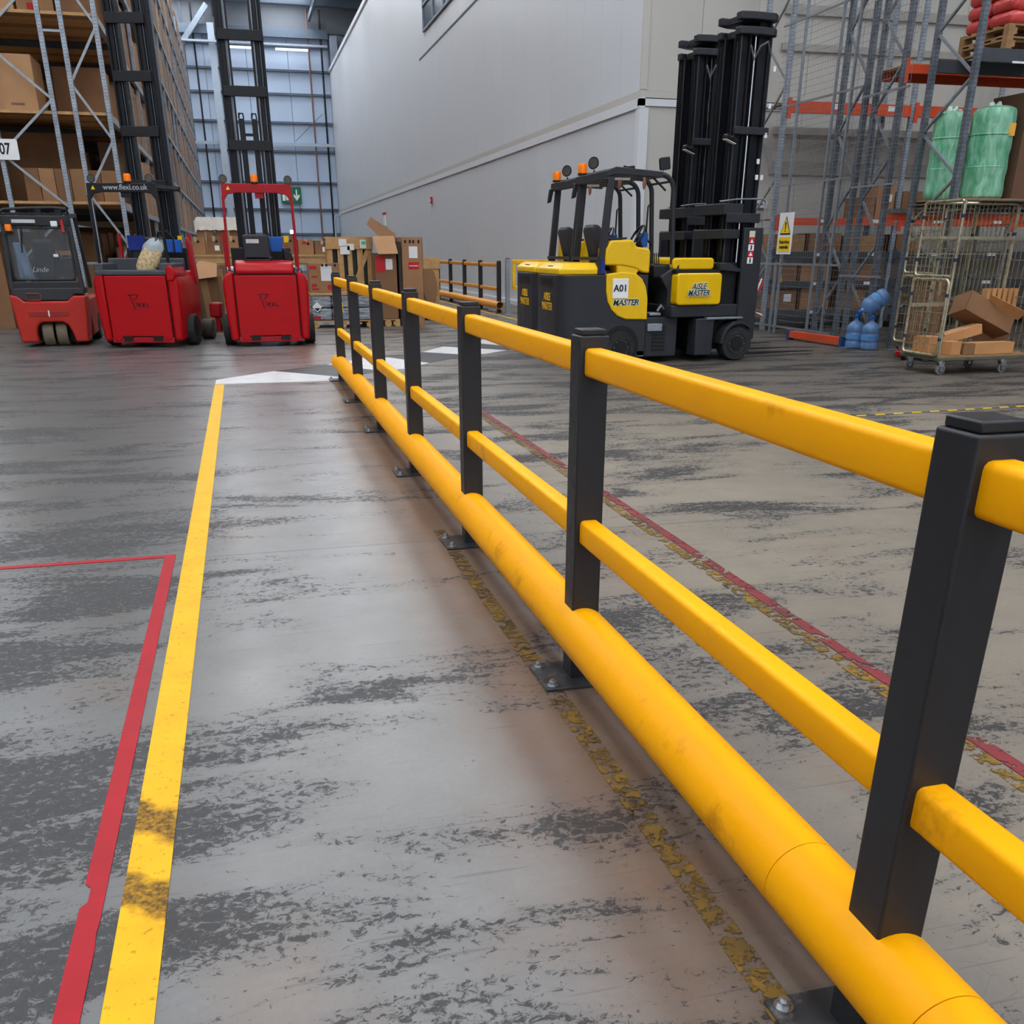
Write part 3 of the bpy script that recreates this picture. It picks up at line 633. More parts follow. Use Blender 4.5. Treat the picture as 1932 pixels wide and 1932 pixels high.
# ------------------------------------------------------------------ articulated yellow trucks on the right
def artic_truck(label, loc, plate):
    t = thing('articulated_forklift', label, 'forklift', loc, 0, 'yellow articulated trucks')
    Wd = 1.24
    # rear chassis, rounded rear corners in plan
    plan = [(.05, .22), (.07, .12), (.14, .04), (.24, 0), (1.32, 0), (1.32, Wd), (.24, Wd), (.14, Wd - .04), (.07, Wd - .12), (.05, Wd - .22)]
    MB().prism(plan, 'z', .09, 1.15).build('rear_chassis', ochre, t, .012)
    MB().prism([(1.32, 0.02), (1.80, 0.02), (1.80, Wd - .02), (1.32, Wd - .02)], 'z', .08, .60).build('step_chassis', ochre, t, .012)
    MB().prism([(1.50, 1.12), (1.78, 1.30), (1.80, .60), (1.62, .60), (1.62, .95)], 'y', .02, Wd - .02).build('dash_cowl', ochre, t, .02)
    box('foot_recess', black, t, 1.33, 1.6, .1, Wd - .1, .6, .62); box('floor_pedal', galv, t, 1.38, 1.55, .04, .3, .62, .66, bevel=.01)
    MB().tube([(1.5, .06, .68), (1.54, .05, .76), (1.6, .06, .7)], .018, 6).build('grab_handle', zinc, t)
    for k in range(7): box('vent_slot', black, t, 1.42, 1.62, .012, .022, .16 + .05 * k, .185 + .05 * k)
    box('step_tread', galv, t, 1.34, 1.56, -.012, .03, .42, .52, bevel=.006)
    for k in range(4): box('rear_vent', black, t, .044, .052, .35, .95, 1.0 + .03 * k, 1.015 + .03 * k)
    # yellow engine hood, chamfered, with hand hole
    hd = MB(); z0, z1 = 1.15, 1.30
    a = [(.06, .10), (.06, Wd - .1), (.60, Wd - .04), (.60, .04)]; b_ = [(.16, .20), (.16, Wd - .2), (.60, Wd - .14), (.60, .14)]
    lo = [(x, y, z0) for x, y in a]; mi = [(x, y, z0 + .08) for x, y in a]; hi = [(x, y, z1) for x, y in b_]
    hd.add(lo + mi + hi, [(0, 1, 5, 4), (1, 2, 6, 5), (2, 3, 7, 6), (3, 0, 4, 7), (4, 5, 9, 8), (5, 6, 10, 9), (6, 7, 11, 10), (7, 4, 8, 11), (8, 9, 10, 11), (3, 2, 1, 0)])
    hd.build('rear_hood', yel, t, .02, 3)
    box('hood_handle_hole', black, t, .09, .16, .5, .72, 1.235, 1.262); box('hood_mat', mat('hood_tan', (150, 120, 60), .6), t, .2, .56, .35, .95, 1.298, 1.305)
    # yellow side panel sweeping down to the step
    sp = [(.70, 1.16), (.705, .95), (.73, .82), (.79, .71), (.88, .63), (1.0, .585), (1.32, .575), (1.315, .85), (1.28, 1.0), (1.22, 1.10), (1.12, 1.17), (.92, 1.19)]
    MB().prism(sp, 'y', -.022, .12).build('side_panel', yel, t, .015, 3)
    MB().prism([(.86, 1.17), (1.14, 1.15), (1.20, 1.24), (.84, 1.28)], 'y', 0, .3).build('side_neck', yel, t, .02)
    bx = [(.68, 1.27), (.69, 1.47), (.75, 1.575), (1.04, 1.585), (1.07, 1.575), (1.12, 1.50), (1.30, 1.475), (1.325, 1.44), (1.325, 1.17), (1.22, 1.18), (1.10, 1.235), (.95, 1.262), (.80, 1.27)]
    MB().prism(bx, 'y', -.01, .34).build('seat_side_box', yel, t, .03, 3)
    MB().prism([(.72, 1.58), (1.0, 1.59), (1.0, 1.615), (.72, 1.605)], 'y', .05, .3).build('arm_rest', blackm, t, .01)
    MB().prism([(.74, 1.2), (1.0, 1.2), (1.0, 1.62), (.76, 1.62)], 'y', .95, 1.2).build('far_side_box', yel, t, .03)
    box('blue_cloth_pouch', mat('deep_blue', (22, 44, 130), .5), t, .63, .69, .02, .2, 1.17, 1.34)
    # wheel in its arch
    MB().cyl((.95, -.003, .24), (.95, .05, .24), .265, 28).build('wheel_arch', black, t)
    wheel(t, (.95, .06, .215), .215, .17, 'y', 'rear_wheel'); wheel(t, (.95, Wd - .06, .215), .215, .17, 'y', 'rear_wheel')
    box('tie_down', galv, t, 1.2, 1.3, .0, .03, .09, .16)
    # seat, steering wheel, console
    sm = mat('seat_black', (44, 45, 50), .5)
    MB().prism([(.80, 1.22), (.92, 1.22), (.84, 1.70), (.76, 1.78), (.68, 1.78), (.66, 1.70)], 'y', .52, .95).build('seat_back', sm, t, .04, 3)
    box('seat', sm, t, .76, 1.2, .5, .97, 1.2, 1.32, bevel=.05)
    sw = MB().tube([(1.36 + .09 * math.cos(a), .62 + .18 * math.sin(a), 1.62 + .15 * math.cos(a)) for a in [2 * math.pi * i / 20 for i in range(20)]], .016, 8, True).build('steering_wheel', blackm, t)
    MB().tube([(1.36, .62, 1.62), (1.5, .62, 1.35), (1.6, .62, 1.15)], .035, 8).build('steering_column', blackm, t)
    MB().bar((1.29, .62, 1.49), (1.43, .62, 1.75), .03, .02).build('wheel_spoke', blackm, sw)
    MB().prism([(1.44, 1.5), (1.56, 1.5), (1.57, 1.68), (1.43, 1.68)], 'y', .7, .82).build('blue_tub', bluep, t, .01)
    box('dash_board', blackm, t, 1.42, 1.75, .1, 1.1, 1.1, 1.28, bevel=.03)
    for k in range(3): MB().cyl((1.45 + .03 * k, .12, 1.25), (1.43 + .03 * k, .12, 1.42), .008, 6).build('lever', blackm, t)
    # overhead guard
    for y in (.03, Wd - .09):
        MB().prism([(.585, 1.15), (.69, 1.15), (.785, 2.33), (.70, 2.33)], 'y', y, y + .07).build('guard_rear_post', ochre, t, .008)
    box('guard_foot_bar', ochre, t, .58, .68, .05, Wd - .05, 1.33, 1.37)
    for y in (.06, Wd - .06):
        MB().prism([(.66, 2.40), (.80, 2.45), (1.46, 2.40), (1.46, 2.33), (.80, 2.36), (.66, 2.33)], 'y', y - .03, y + .03).build('guard_side_rail', ochre, t, .008)
    box('guard_rear_beam', ochre, t, .64, .72, .04, Wd + .02, 2.29, 2.40, bevel=.01)
    box('guard_mid_beam', ochre, t, .72, .80, .04, Wd - .04, 2.36, 2.43, bevel=.01)
    for y in (.08, Wd - .40):
        q = [(1.40, y, 2.37)] + [(1.45 + .19 * math.sin(R(a)), y, 2.18 + .19 * math.cos(R(a))) for a in range(0, 91, 15)] + [(1.69, y, 1.28)]
        MB().tube(q, .034, 8).build('guard_front_post', ochre, t)
    for k in range(5): MB().bar((.85 + .13 * k, .08, 2.37 - .004 * k), (.85 + .13 * k, Wd - .08, 2.37 - .004 * k), .02, .03).build('guard_roof_bar', ochre, t)
    for a, z in ((1.50, 2.355), (1.60, 2.29)): MB().bar((a, .08, z), (a, Wd - .40, z), .025, .025).build('guard_front_bar', ochre, t)
    MB().bar((1.40, .3, 2.37), (1.66, .4, 2.2), .02, .02).build('guard_brace', ochre, t)
    MB().tube([(1.66, Wd - .42, 2.1), (1.58, Wd - .44, 2.02), (1.57, Wd - .44, 1.7), (1.60, Wd - .44, 1.58), (1.68, Wd - .42, 1.52)], .012, 6).build('guard_grab_bar', blackm, t)
    for q in ((1.02, .5), (1.32, .35)):
        h = MB().lathe([(.03, -.01), (.05, 0), (.035, .02)], (0, 0, 0), 12, T((q[0], q[1], 2.28)) @ Matrix.Rotation(R(90), 4, 'Y') @ Matrix.Diagonal((1.6, 1, 1, 1))).build('roof_lamp', mat('lamp_pink', (176, 120, 110), .4), t)
    box('roof_light_strip', mat('strip_pale', (170, 168, 160), .5), t, .85, 1.1, .3, .34, 2.31, 2.34)
    beacon(t, .69, Wd - .14, 2.41, .062, .15)
    worklight(t, .82, Wd - .22, 2.56, .08, (-.6, -.7, .1)); worklight(t, 1.12, .6, 2.46, .05, (-1, 0, 0))
    wl_ = MB().prism(rrect(-.075, .075, -.075, .075, .02), 'y', -.02, .02, T((1.50, .1, 2.50)) @ Matrix.Rotation(R(-8), 4, 'Y')).build('square_lamp', glassk, t, .008)
    MB().cyl((1.5, .1, 2.42), (1.5, .1, 2.37), .014, 6).build('lamp_stem', zinc, wl_)
    MB().prism([(.58, 2.12), (.63, 2.14), (.67, 2.31), (.61, 2.32)], 'y', Wd - .06, Wd + .02).build('hanging_lamp', blackm, t, .01)
    # ---- front unit, turned a few degrees about the centre pivot
    F = T((1.70, .62, 0)) @ Matrix.Rotation(R(7), 4, 'Z') @ T((-1.70, -.62, 0))
    def fb(name, m, *d, bevel=.0, **kw): return MB(F).box(*d).build(name, m, t, bevel, **kw)
    fp = MB(F).prism(rrect(1.60, 2.31, .76, 1.17, .05), 'y', -.14, .30).build('front_panel', yel, t, .02, 3)
    MB(F).prism(rrect(1.60, 2.26, 1.21, 1.36, .045), 'y', .02, .55).build('front_upper_panel', yel, t, .02, 3)
    fb('front_frame', ochre, 1.55, 2.9, -.10, 1.1, .60, .76, bevel=.015); fb('front_core', blackm, 1.6, 2.4, .3, 1.05, .76, 1.25)
    fb('hose_tray', blackm, 1.6, 2.3, -.08, .4, 1.17, 1.21)
    fb('mast_side_plate', ochre, 2.62, 2.93, -.12, -.06, .28, 1.74, bevel=.01); fb('mast_side_plate', ochre, 2.62, 2.93, 1.18, 1.24, .28, 1.74, bevel=.01)
    fb('mast_back_plate', blackm, 2.30, 2.62, -.02, 1.16, .62, 1.3, bevel=.01)
    MB(F).prism([(2.28, 1.30), (2.44, 1.29), (2.66, 1.2), (2.64, 1.17), (2.3, 1.2)], 'y', -.1, .1).build('hose_guard', ochre, t, .01)
    fb('wheel_leg', ochre, 1.95, 2.24, -.13, .1, .09, .58, bevel=.015); fb('axle_beam', blackm, 2.0, 2.75, .05, 1.1, .15, .6)
    fb('step_plate', galv, 2.10, 2.70, -.15, .08, .565, .595, bevel=.005)
    arch = [(2.64 + .30 * math.cos(R(a)), .24 + .30 * math.sin(R(a))) for a in range(45, 181, 15)] + [(2.64 + .255 * math.cos(R(a)), .24 + .255 * math.sin(R(a))) for a in range(180, 44, -15)]
    MB(F).prism(arch, 'y', -.18, .06).build('wheel_fender', ochre, t, .006)
    for y in (-.05, 1.12):
        c = F @ Vector((2.64, y, .235)); wheel(t, c, .235, .22, 'y', 'front_wheel', tm=mat('lugged_tyre', (40, 41, 43), .7, var=.2, sc=14, bump=.4))
    # mast: near and far channel pairs, head plates, cylinders
    for y in (.06, .44):
        s = 1 if y < .5 else -1
        MB(F).box(2.40, 2.56, y, y + .10, .5, 4.05).box(2.40, 2.43, y - .03, y + .13, .5, 4.05).box(2.53, 2.56, y - .03, y + .13, .5, 4.05).build('outer_mast', mastm, t)
        MB(F).box(2.68, 2.84, y, y + .09, .25, 4.16).box(2.82, 2.86, y - .03, y + .13, .25, 4.16).box(2.67, 2.70, y - .03, y + .13, .25, 4.16).build('inner_mast', mastm, t)
        MB(F).cyl((2.89, y + .05, .3), (2.89, y + .05, 4.1), .035, 10).build('lift_cylinder', blackm, t)
        MB(F).cyl((2.625, y - .02, 1.2), (2.625, y - .02, 4.02), .016, 8).build('mast_pipe', chrome, t)
        MB(F).box(2.862, 2.872, y - .04, y - .03, .5, 4.1).build('mast_edge', mat('worn_edge', (92, 98, 108), .35, .6), t); MB(F).box(2.40, 2.408, y - .04, y - .03, 1.3, 4.0).build('mast_edge', MATS['worn_edge'], t)
        MB(F).cyl((2.36, y - .01, 1.4), (2.36, y - .01, 3.9), .010, 6).build('mast_hose', blackm, t)
    for z in (3.98, 4.14):
        hp = [(2.34, -.02), (2.52, -.06), (2.84, -.06), (2.93, .02), (2.93, .52), (2.84, .60), (2.52, .60), (2.34, .52), (2.34, .44), (2.46, .44), (2.46, .1), (2.34, .1)]
        MB(F).prism(hp, 'z', z, z + .085).build('mast_head', ochre, t, .01)
    fb('mast_tie', ochre, 2.36, 2.9, -.05, -.01, 2.86, 2.95, bevel=.008); fb('mast_tie', ochre, 2.36, 2.9, -.05, -.01, 1.80, 1.92, bevel=.008)
    fb('mast_tie', ochre, 2.30, 2.62, -.04, .72, 1.90, 2.04, bevel=.01); fb('mast_tie', ochre, 2.32, 2.60, -.04, .72, 1.60, 1.72, bevel=.01)
    MB(F).tube([(2.24, -.02, 2.06), (2.5, -.06, 2.09), (2.9, -.07, 2.10), (2.96, -.05, 2.06), (2.95, -.05, 1.7)], .010, 6).build('hose_rail', galv, t)
    MB(F).tube([(2.50, -.05, 3.86), (2.54, -.09, 3.70), (2.60, -.12, 3.84), (2.72, -.10, 3.90), (2.82, -.05, 3.76)], .013, 6).build('hose_loop', mat('hose_grey', (88, 90, 92), .6), t)
    for z, x in ((3.62, 2.90), (3.2, 2.88), (2.86, 2.86), (2.55, 2.78), (2.36, 2.78), (2.36, 2.86)): MB(F).box(x - .02, x + .02, -.05, -.035, z - .03, z + .03).build('hose_clip', white, t)
    lam = MB().box(-.10, .10, -.05, .05, -.03, .03, F @ T((2.30, -.06, 2.80)) @ Matrix.Rotation(R(18), 4, 'Y')).build('mast_lamp', glassk, t, .015)
    MB().box(-.085, .085, -.04, .04, -.038, -.03, F @ T((2.30, -.06, 2.80)) @ Matrix.Rotation(R(18), 4, 'Y')).build('lens', white, lam)
    for k, (m, z) in enumerate(((mat('sticker_beige', (214, 206, 186), .5), 1.66), (redprint, 1.575), (white, 1.49), (redprint, 1.41), (white, 1.325))):
        MB(F).box(2.70, 2.79, -.126, -.12, z - .04, z + .04).build('warning_sticker', m, t)
        if k in (1, 3): MB(F).prism([(2.715, z - .025), (2.775, z - .025), (2.745, z + .025)], 'y', -.129, -.126).build('sticker_mark', white, t)
        if k in (2, 4): MB(F).box(2.735, 2.755, -.129, -.126, z - .03, z + .03).build('sticker_mark', black, t)
    # carriage and forks
    fb('fork_carriage', mat('carriage_grey', (66, 72, 82), .5, .2), 2.96, 3.02, .05, 1.1, .12, 1.32, bevel=.008)
    for y in (.20, .80):
        MB(F).prism([(2.99, .60), (3.03, .60), (3.04, .075), (4.28, .052), (4.30, .045), (2.99, .035)], 'y', y, y + .10).build('fork', mat('fork_steel', (58, 54, 50), .45, .5, var=.2), t, .004)
    for q in (((2.98, .93), (3.03, .89), (3.10, 1.07), (3.05, 1.09)), ((2.96, .66), (3.0, .64), (3.14, .56), (3.13, .61))):
        st = MB(F).prism(q, 'y', .0, .006).build('tape_streamer', white, t)
        MB(F).prism([q[1], q[2], ((q[2][0] + q[3][0]) / 2, (q[2][1] + q[3][1]) / 2), ((q[1][0] + q[0][0]) / 2, (q[0][1] + q[1][1]) / 2)], 'y', -.003, .0).build('stripe', redprint, st)
    # lettering
    gtxt = mat('dark_green_print', (14, 62, 52), .5)
    for s, z in (('AiSLE', 1.0), ('MASTER', .915)):
        Mx = F @ face_front(1.93 + (.0 if s == 'MASTER' else .0), -.163, z)
        text('panel_lettering', s, .105, Mx @ T((0, 0, -.002)), white, t, .009, .001, .25, .92)
        text('panel_lettering', s, .105, Mx, gtxt, t, .002, .0015, .25, .92)
    yl = mat('letter_yellow', (228, 176, 26), .5)
    for s, z in (('AISLE', .86), ('MASTER', .735)): text('rear_lettering', s, .14, face_left(.047, Wd / 2 - .02, z), yl, t, .002, .002)
    if plate:
        box('number_plate', white, t, .79, 1.0 + .02, -.032, -.022, .855, 1.105, bevel=.004)
        text('number_lettering', 'A01', .12, face_front(.905, -.034, .98), black, t, .003)
        text('panel_lettering', 'MASTER', .105, face_front(.99, -.0235, .80), white, t, .009, .001, .25); text('panel_lettering', 'MASTER', .105, face_front(.99, -.026, .80), gtxt, t, .002, .0015, .25)
    return t
artic_truck('yellow and charcoal forklift with the A01 plate, nearest of the pair', (4.08, 13.18, 0), True)
artic_truck('yellow and charcoal forklift parked behind the one with the A01 plate', (4.16, 14.65, 0), False)

# ------------------------------------------------------------------ cartons, pallets and other goods
def carton(label, x0, x1, y0, y1, z0, z1, m, rz=0., group=None, tp=True, name='carton'):
    """closed carton: walls, two top flaps meeting in a seam, parcel tape over it"""
    w, d, h = x1 - x0, y1 - y0, z1 - z0
    o = thing(name, label, 'box', ((x0 + x1) / 2, (y0 + y1) / 2, z0), rz, group)
    MB().box(-w / 2, w / 2, -d / 2, d / 2, 0, h - .006).build('carton_body', m, o, .005)
    for s in (-1, 1):
        a, b = sorted((s * .003, s * d / 2)); MB().box(-w / 2, w / 2, a, b, h - .006, h).build('flap', m, o)
    if tp: MB().box(-.03, .03, -d / 2 - .002, -d / 2, h * .72, h).box(-w / 2 - .001, w / 2 + .001, -.025, .025, h, h + .0015).build('tape', tape, o)
    return o
def label_on(o, x, z, w, h, m, y, name='label'): return MB().box(x - w / 2, x + w / 2, y - .004, y, z - h / 2, z + h / 2).build(name, m, o)
PAL = {}
def pallet(label, x, y, z, w=1.2, d=1.0, rz=0., m=None, group='wooden pallets'):
    m = m or wood; o = thing('pallet', label, 'pallet', (x, y, z), rz, group)
    if (w, d) not in PAL:
        PAL[w, d] = (MB().box(-w / 2, w / 2, -.05, .05, .122, .144).mesh('deck_board', False), MB().box(-.07, .07, -.05, .05, .022, .10).mesh('block', False),
                     MB().box(-.05, .05, -d / 2, d / 2, 0, .022).mesh('base_board', False), MB().box(-.05, .05, -d / 2, d / 2, .10, .122).mesh('stringer', False))
    A, B_, C_, D_ = PAL[w, d]
    for i in range(5): link('deck_board', A, m, o, loc=(0, -d / 2 + .05 + i * (d - .1) / 4, 0))
    for i in (-1, 0, 1):
        link('base_board', C_, m, o, loc=(i * (w / 2 - .05), 0, 0)); link('stringer', D_, m, o, loc=(i * (w / 2 - .05), 0, 0))
        for j in (-1, 0, 1): link('block', B_, m, o, loc=(i * (w / 2 - .07), j * (d / 2 - .05), 0))
    return o

# ---- stacked goods behind the red trucks
g = 'goods stacked behind the red trucks'
pallet('pallet under the shrink-wrapped grey load', 1.92, 21.62, 0, 1.25, 1.2)
wr = thing('wrapped_load', 'grey shrink-wrapped load with a diamond hazard label on a pallet', 'pallet load', (1.92, 21.62, .146))
film = NT('stretch_film'); nz = film.noise(3, 6, .6, film.mp((1.2, 1.2, 9)), 1.0)
film.l(film.mix(film.rng(nz, .35, .65), lin((92, 98, 106)), lin((176, 184, 194))), film.b.inputs['Base Color']); film.b.inputs['Roughness'].default_value = .22; film.b.inputs['Metallic'].default_value = .25; film.bump(nz, .7, .03)
for k in range(2):
    for i in range(3): MB().box(-.61 + .41 * i, -.21 + .41 * i, -.59, .59, .005 + .24 * k, .235 + .24 * k).build('wrapped_tier', film.m, wr, .03, 3)
MB().box(-.62, .62, -.6, .6, .475, .53).build('timber_lid', wood, wr, .004)
MB().prism([(-.50, .36), (-.40, .26), (-.50, .16), (-.60, .26)], 'y', -.597, -.592).build('hazard_diamond', white, wr); MB().prism([(-.56, .24), (-.44, .24), (-.50, .18)], 'y', -.600, -.597).build('hazard_mark', black, wr)
MB().box(-.60, -.44, -.598, -.592, .03, .08).build('red_label', redprint, wr); MB().box(-.03, .02, -.598, -.592, .16, .34).build('yellow_label', yprint, wr)
rb = carton('brown carton with red print and white label on the wrapped load', 1.31, 1.93, 21.1, 21.7, .682, 1.22, brown, group=g)
label_on(rb, .04, .33, .22, .24, paper, -.303); label_on(rb, .04, .47, .22, .03, paper, -.303)
for x, z, w, h in ((-.22, .46, .14, .06), (-.2, .29, .12, .03), (-.22, .13, .10, .05), (-.2, .06, .14, .03), (.12, .09, .15, .09)): label_on(rb, x, z, w, h, redprint, -.303, 'red_print')
for x in (-.03, .05, .22): label_on(rb, x - .0, .5, .04, .05, black, -.3035, 'handling_mark')

def crate(label, x, y, z, w, h, d, slats, m=wood):
    o = thing('wooden_crate', label, 'crate', (x, y, z))
    for sx in (0, w - .07): box('corner_post', m, o, sx, sx + .07, 0, .07, 0, h); box('corner_post', m, o, sx, sx + .07, d - .07, d, 0, h)
    for k in range(slats):
        a = .02 + k * (w - .14) / max(1, slats - 1); box('slat', m, o, a, a + .10 + .02 * (k % 2), -.02, .0, .0, h - .02)
    for zz, hh in ((h - .2, .2), (0, .1)): box('cross_board', m, o, -.01, w + .01, -.042, -.02, zz, zz + hh)
    MB().bar((.12 + w * .45, -.03, .12), (w - .1, -.03, h - .22), .02, .09, (0, 0, 1)).build('diagonal_board', m, o)
    box('lid', m, o, -.02, w + .02, -.03, d, h, h + .03)
    box('dark_contents', mat('bottle_green', (40, 56, 50), .4), o, .1, w - .1, .1, d - .08, .08, h - .15)
    return o
cr = crate('pine slat crate with papers pinned to its front', 1.75, 21.82, .68, .95, 1.0, .36, 5)
for x, z, w, h in ((.34, .92, .16, .14), (.38, .78, .20, .16), (.5, .84, .14, .12), (.76, .9, .13, .16)): label_on(cr, x, z, w, h, paper, -.046, 'paper')
label_on(cr, .77, .92, .09, .06, mat('green_tag', (70, 200, 120), .5), -.051, 'green_tag')
pallet('small pallet under the open carton with a hanging flap', 2.88, 21.45, 0, .5, .5)
ob = thing('open_carton', 'tall open brown carton with its front flap hanging out', 'box', (2.885, 21.46, .146))
for d in ((-.23, .23, -.25, -.242, 0, 1.26), (-.23, .23, .242, .25, 0, 1.26), (-.23, -.222, -.25, .25, 0, 1.26), (.222, .23, -.25, .25, 0, 1.26), (-.23, .23, -.25, .25, 0, .008)): box('carton_wall', brown2, ob, *d)
MB().add([(-.24, -.255, 1.56), (.19, -.24, 1.57), (.25, -.37, 1.25), (-.16, -.40, 1.24), (-.24, -.249, 1.57), (.19, -.234, 1.58), (.25, -.364, 1.26), (-.16, -.394, 1.25)], [(0, 1, 2, 3), (7, 6, 5, 4), (0, 4, 5, 1), (1, 5, 6, 2), (2, 6, 7, 3), (3, 7, 4, 0)]).build('front_flap', brown3, ob)
MB().add([(.22, -.2, 1.56 - .3), (-.33, -.2, 1.78), (-.2, .2, 1.93), (.3, .2, 1.62), (.22, -.19, 1.56 - .29), (-.33, -.19, 1.79), (-.2, .21, 1.94), (.3, .21, 1.63)], [(0, 1, 2, 3), (7, 6, 5, 4), (0, 4, 5, 1), (1, 5, 6, 2), (2, 6, 7, 3), (3, 7, 4, 0)]).build('side_flap', brown2, ob); MB().bar((.2, .2, 1.3), (.25, .22, 1.56), .4, .008, (0, 1, 0)).build('rear_flap', brown2, ob)
MB().box(-.2, -.02, -.254, -.25, .9, 1.2).build('red_print', redprint, ob); MB().box(.0, .14, -.256, -.25, .95, 1.15).build('torn_label', paper, ob); MB().box(-.0, .1, -.255, -.25, .28, .36).build('handling_mark', black, ob)
tb = thing('tall_carton', 'tall brown carton with white and red labels beside the open carton', 'box', (3.42, 21.55, 0), R(4))
for d in ((-.22, .22, -.34, -.33, 0, 1.70), (-.22, .22, .33, .34, 0, 1.70), (-.22, -.21, -.34, .34, 0, 1.70), (.21, .22, -.34, .34, 0, 1.70), (-.21, .21, -.33, .33, 1.4, 1.41)): box('carton_wall', brown, tb, *d)
for x, z, w, h, m in ((.02, 1.42, .18, .22, paper), (.02, 1.17, .22, .13, redprint), (.02, 1.165, .19, .02, paper)): label_on(tb, x, z, w, h, m, -.345)
for x in (-.14, -.04, .03, .14): label_on(tb, x, 1.62, .04, .06, black, -.342, 'handling_mark')
box('dark_carton_side', mat('dark_card', (58, 52, 52), .7), tb, -.285, -.225, -.3, .3, 0, 1.62)
c2 = crate('small pine crate behind the tall carton by the distant barrier', 3.97, 23.0, .18, .36, 1.1, .5, 3)
MB().lathe([(.30, -.01), (.30, .01)], (0, 0, 0), 24, T((.12, -.09, .55)) @ Matrix.Rotation(R(80), 4, 'X') @ Matrix.Diagonal((.55, 1.3, 1, 1))).build('curved_board', brown2, c2)
dl = thing('wheeled_dolly', 'low white wheeled dolly under the small pine crate', 'dolly', (4.2, 23.2, 0))
box('dolly_deck', white, dl, -.3, .38, -.26, .3, .12, .175, bevel=.01)
for x in (-.2, .3):
    for y in (-.2, .22): wheel(dl, (x, y, .06), .06, .04, 'x', 'castor')

# long timber platform with a row of cartons on it
tmb = thing('timber_stack', 'long pile of pale timber boards carrying a row of cartons', 'timber', (.4, 24.1, 0))
for k in range(5):
    for j in range(4): MB().box(-1.62 + random.uniform(-.05, .05), 1.66 + random.uniform(-.05, .05), -.42 + .21 * j, -.24 + .21 * j, 1.16 + .044 * k, 1.20 + .044 * k).build('plank', wood if (k + j) % 3 else woodd, tmb)
for x in (-1.45, -.5, .45, 1.4): box('bearer', woodd, tmb, x - .06, x + .06, -.4, .38, 1.06, 1.16); box('trestle_leg', woodd, tmb, x - .05, x + .05, -.35, -.25, 0, 1.06); box('trestle_leg', woodd, tmb, x - .05, x + .05, .25, .35, 0, 1.06)
for i, (a, b, h, s) in enumerate(((-1.10, -.70, .35, 'leftmost carton on the timber pile, next to the shelving'), (-.66, -.36, .36, 'carton with a white label on the timber pile, second from the left'), (-.34, .05, .37, 'carton on the timber pile just left of the black seat'), (.95, 1.22, .38, 'carton on the timber pile right of the red guard post'),
                                  (1.30, 1.64, .30, 'carton with red print on the timber pile left of the crate'), (1.66, 2.0, .28, 'rightmost carton on the timber pile, touching the crate'))):
    c = carton(s, a, b, 23.85, 24.25, 1.378, 1.378 + h, brown2 if i % 2 else brown, group='cartons on the timber pile')
    label_on(c, .05, h * .72, .05, .05, black, -.203, 'handling_mark')
    if i in (1, 5): label_on(c, .05, h * .35, .10, .10, paper, -.203)
    if i == 4: label_on(c, -.03, h * .8, .1, .05, redprint, -.203, 'red_print')
for i, (a, b, h) in enumerate(((-1.15, -.62, .95), (-.55, .0, .98), (.92, 1.3, .99), (1.32, 1.85, 1.0))):
    carton(('big carton under the left end of the timber pile', 'big carton under the timber pile behind the green post', 'big carton under the timber pile right of the red truck', 'big carton under the right end of the timber pile')[i], a, b, 23.72 if i < 2 else 23.70, 24.4, .0, h, brown if i % 2 else brown2, group='cartons under the timber pile') if False else None
# tarp-covered stack further back
for i, (a, b, z0, z1, s) in enumerate(((-1.1, -.5, 0, 1.0, 'lower left carton of the stack under the pale sheet'), (-.48, .15, 0, 1.0, 'lower right carton of the stack under the pale sheet'), (-1.05, -.62, 1.0, 1.98, 'upper left carton of the stack under the pale sheet'), (-.58, .12, 1.0, 1.98, 'upper right carton of the stack under the pale sheet'))):
    carton(s, a, b, 29.8, 30.6, z0, z1, brown2 if i % 2 else brown, group='cartons under the pale sheet')
ts = thing('dust_sheet', 'pale cloth sheet draped over stacked cartons beyond the trucks', 'sheet', (-.47, 30.2, 1.982))
tv = []
for j in range(9):
    for i in range(17):
        u, v = i / 16 * 2 - 1, j / 8 * 2 - 1
        tv.append((u * .64, v * .46, .30 - (.32 if abs(v) > .8 else 0) - (.1 if abs(u) > .95 else 0) + .012 * math.sin(i * 2.1) * math.cos(j * 1.7)))
sh = MB().add(tv, [(j * 17 + i, j * 17 + i + 1, (j + 1) * 17 + i + 1, (j + 1) * 17 + i) for j in range(8) for i in range(16)]).build('sheet_drape', mat('dust_cloth', (216, 210, 200), .85, bump=.5), ts)
box('sheet_padding', MATS['dust_cloth'], ts, -.6, .6, -.36, .36, 0, .26)
# open carton, folded board and steel post between the two red trucks
lo = thing('open_carton', 'crumpled open carton between the two red trucks', 'box', (-.66, 20.75, 0), R(-8))
for d in ((-.24, .24, -.25, -.24, 0, 1.0), (-.24, .24, .24, .25, 0, 1.0), (-.24, -.23, -.25, .25, 0, 1.0), (.23, .24, -.25, .25, 0, 1.0), (-.23, .23, -.24, .24, .4, .41)): box('carton_wall', brown2, lo, *d)
MB().add([(-.45, -.32, .92), (.25, -.36, 1.0), (.24, -.1, 1.22), (-.08, -.05, 1.27), (-.45, -.31, .93), (.25, -.35, 1.01), (.24, -.09, 1.23), (-.08, -.04, 1.28)], [(0, 1, 2, 3), (7, 6, 5, 4), (0, 4, 5, 1), (1, 5, 6, 2), (2, 6, 7, 3), (3, 7, 4, 0)]).build('torn_flap', brown3, lo)
MB().bar((.05, -.27, .05), (-.02, -.27, .95), .14, .01, (0, 1, 0)).build('board_strip', brown, lo)
gpst = thing('hand_pallet_truck', 'green steel hand truck standing between the two red trucks', 'hand truck', (-.80, 19.9, 0))
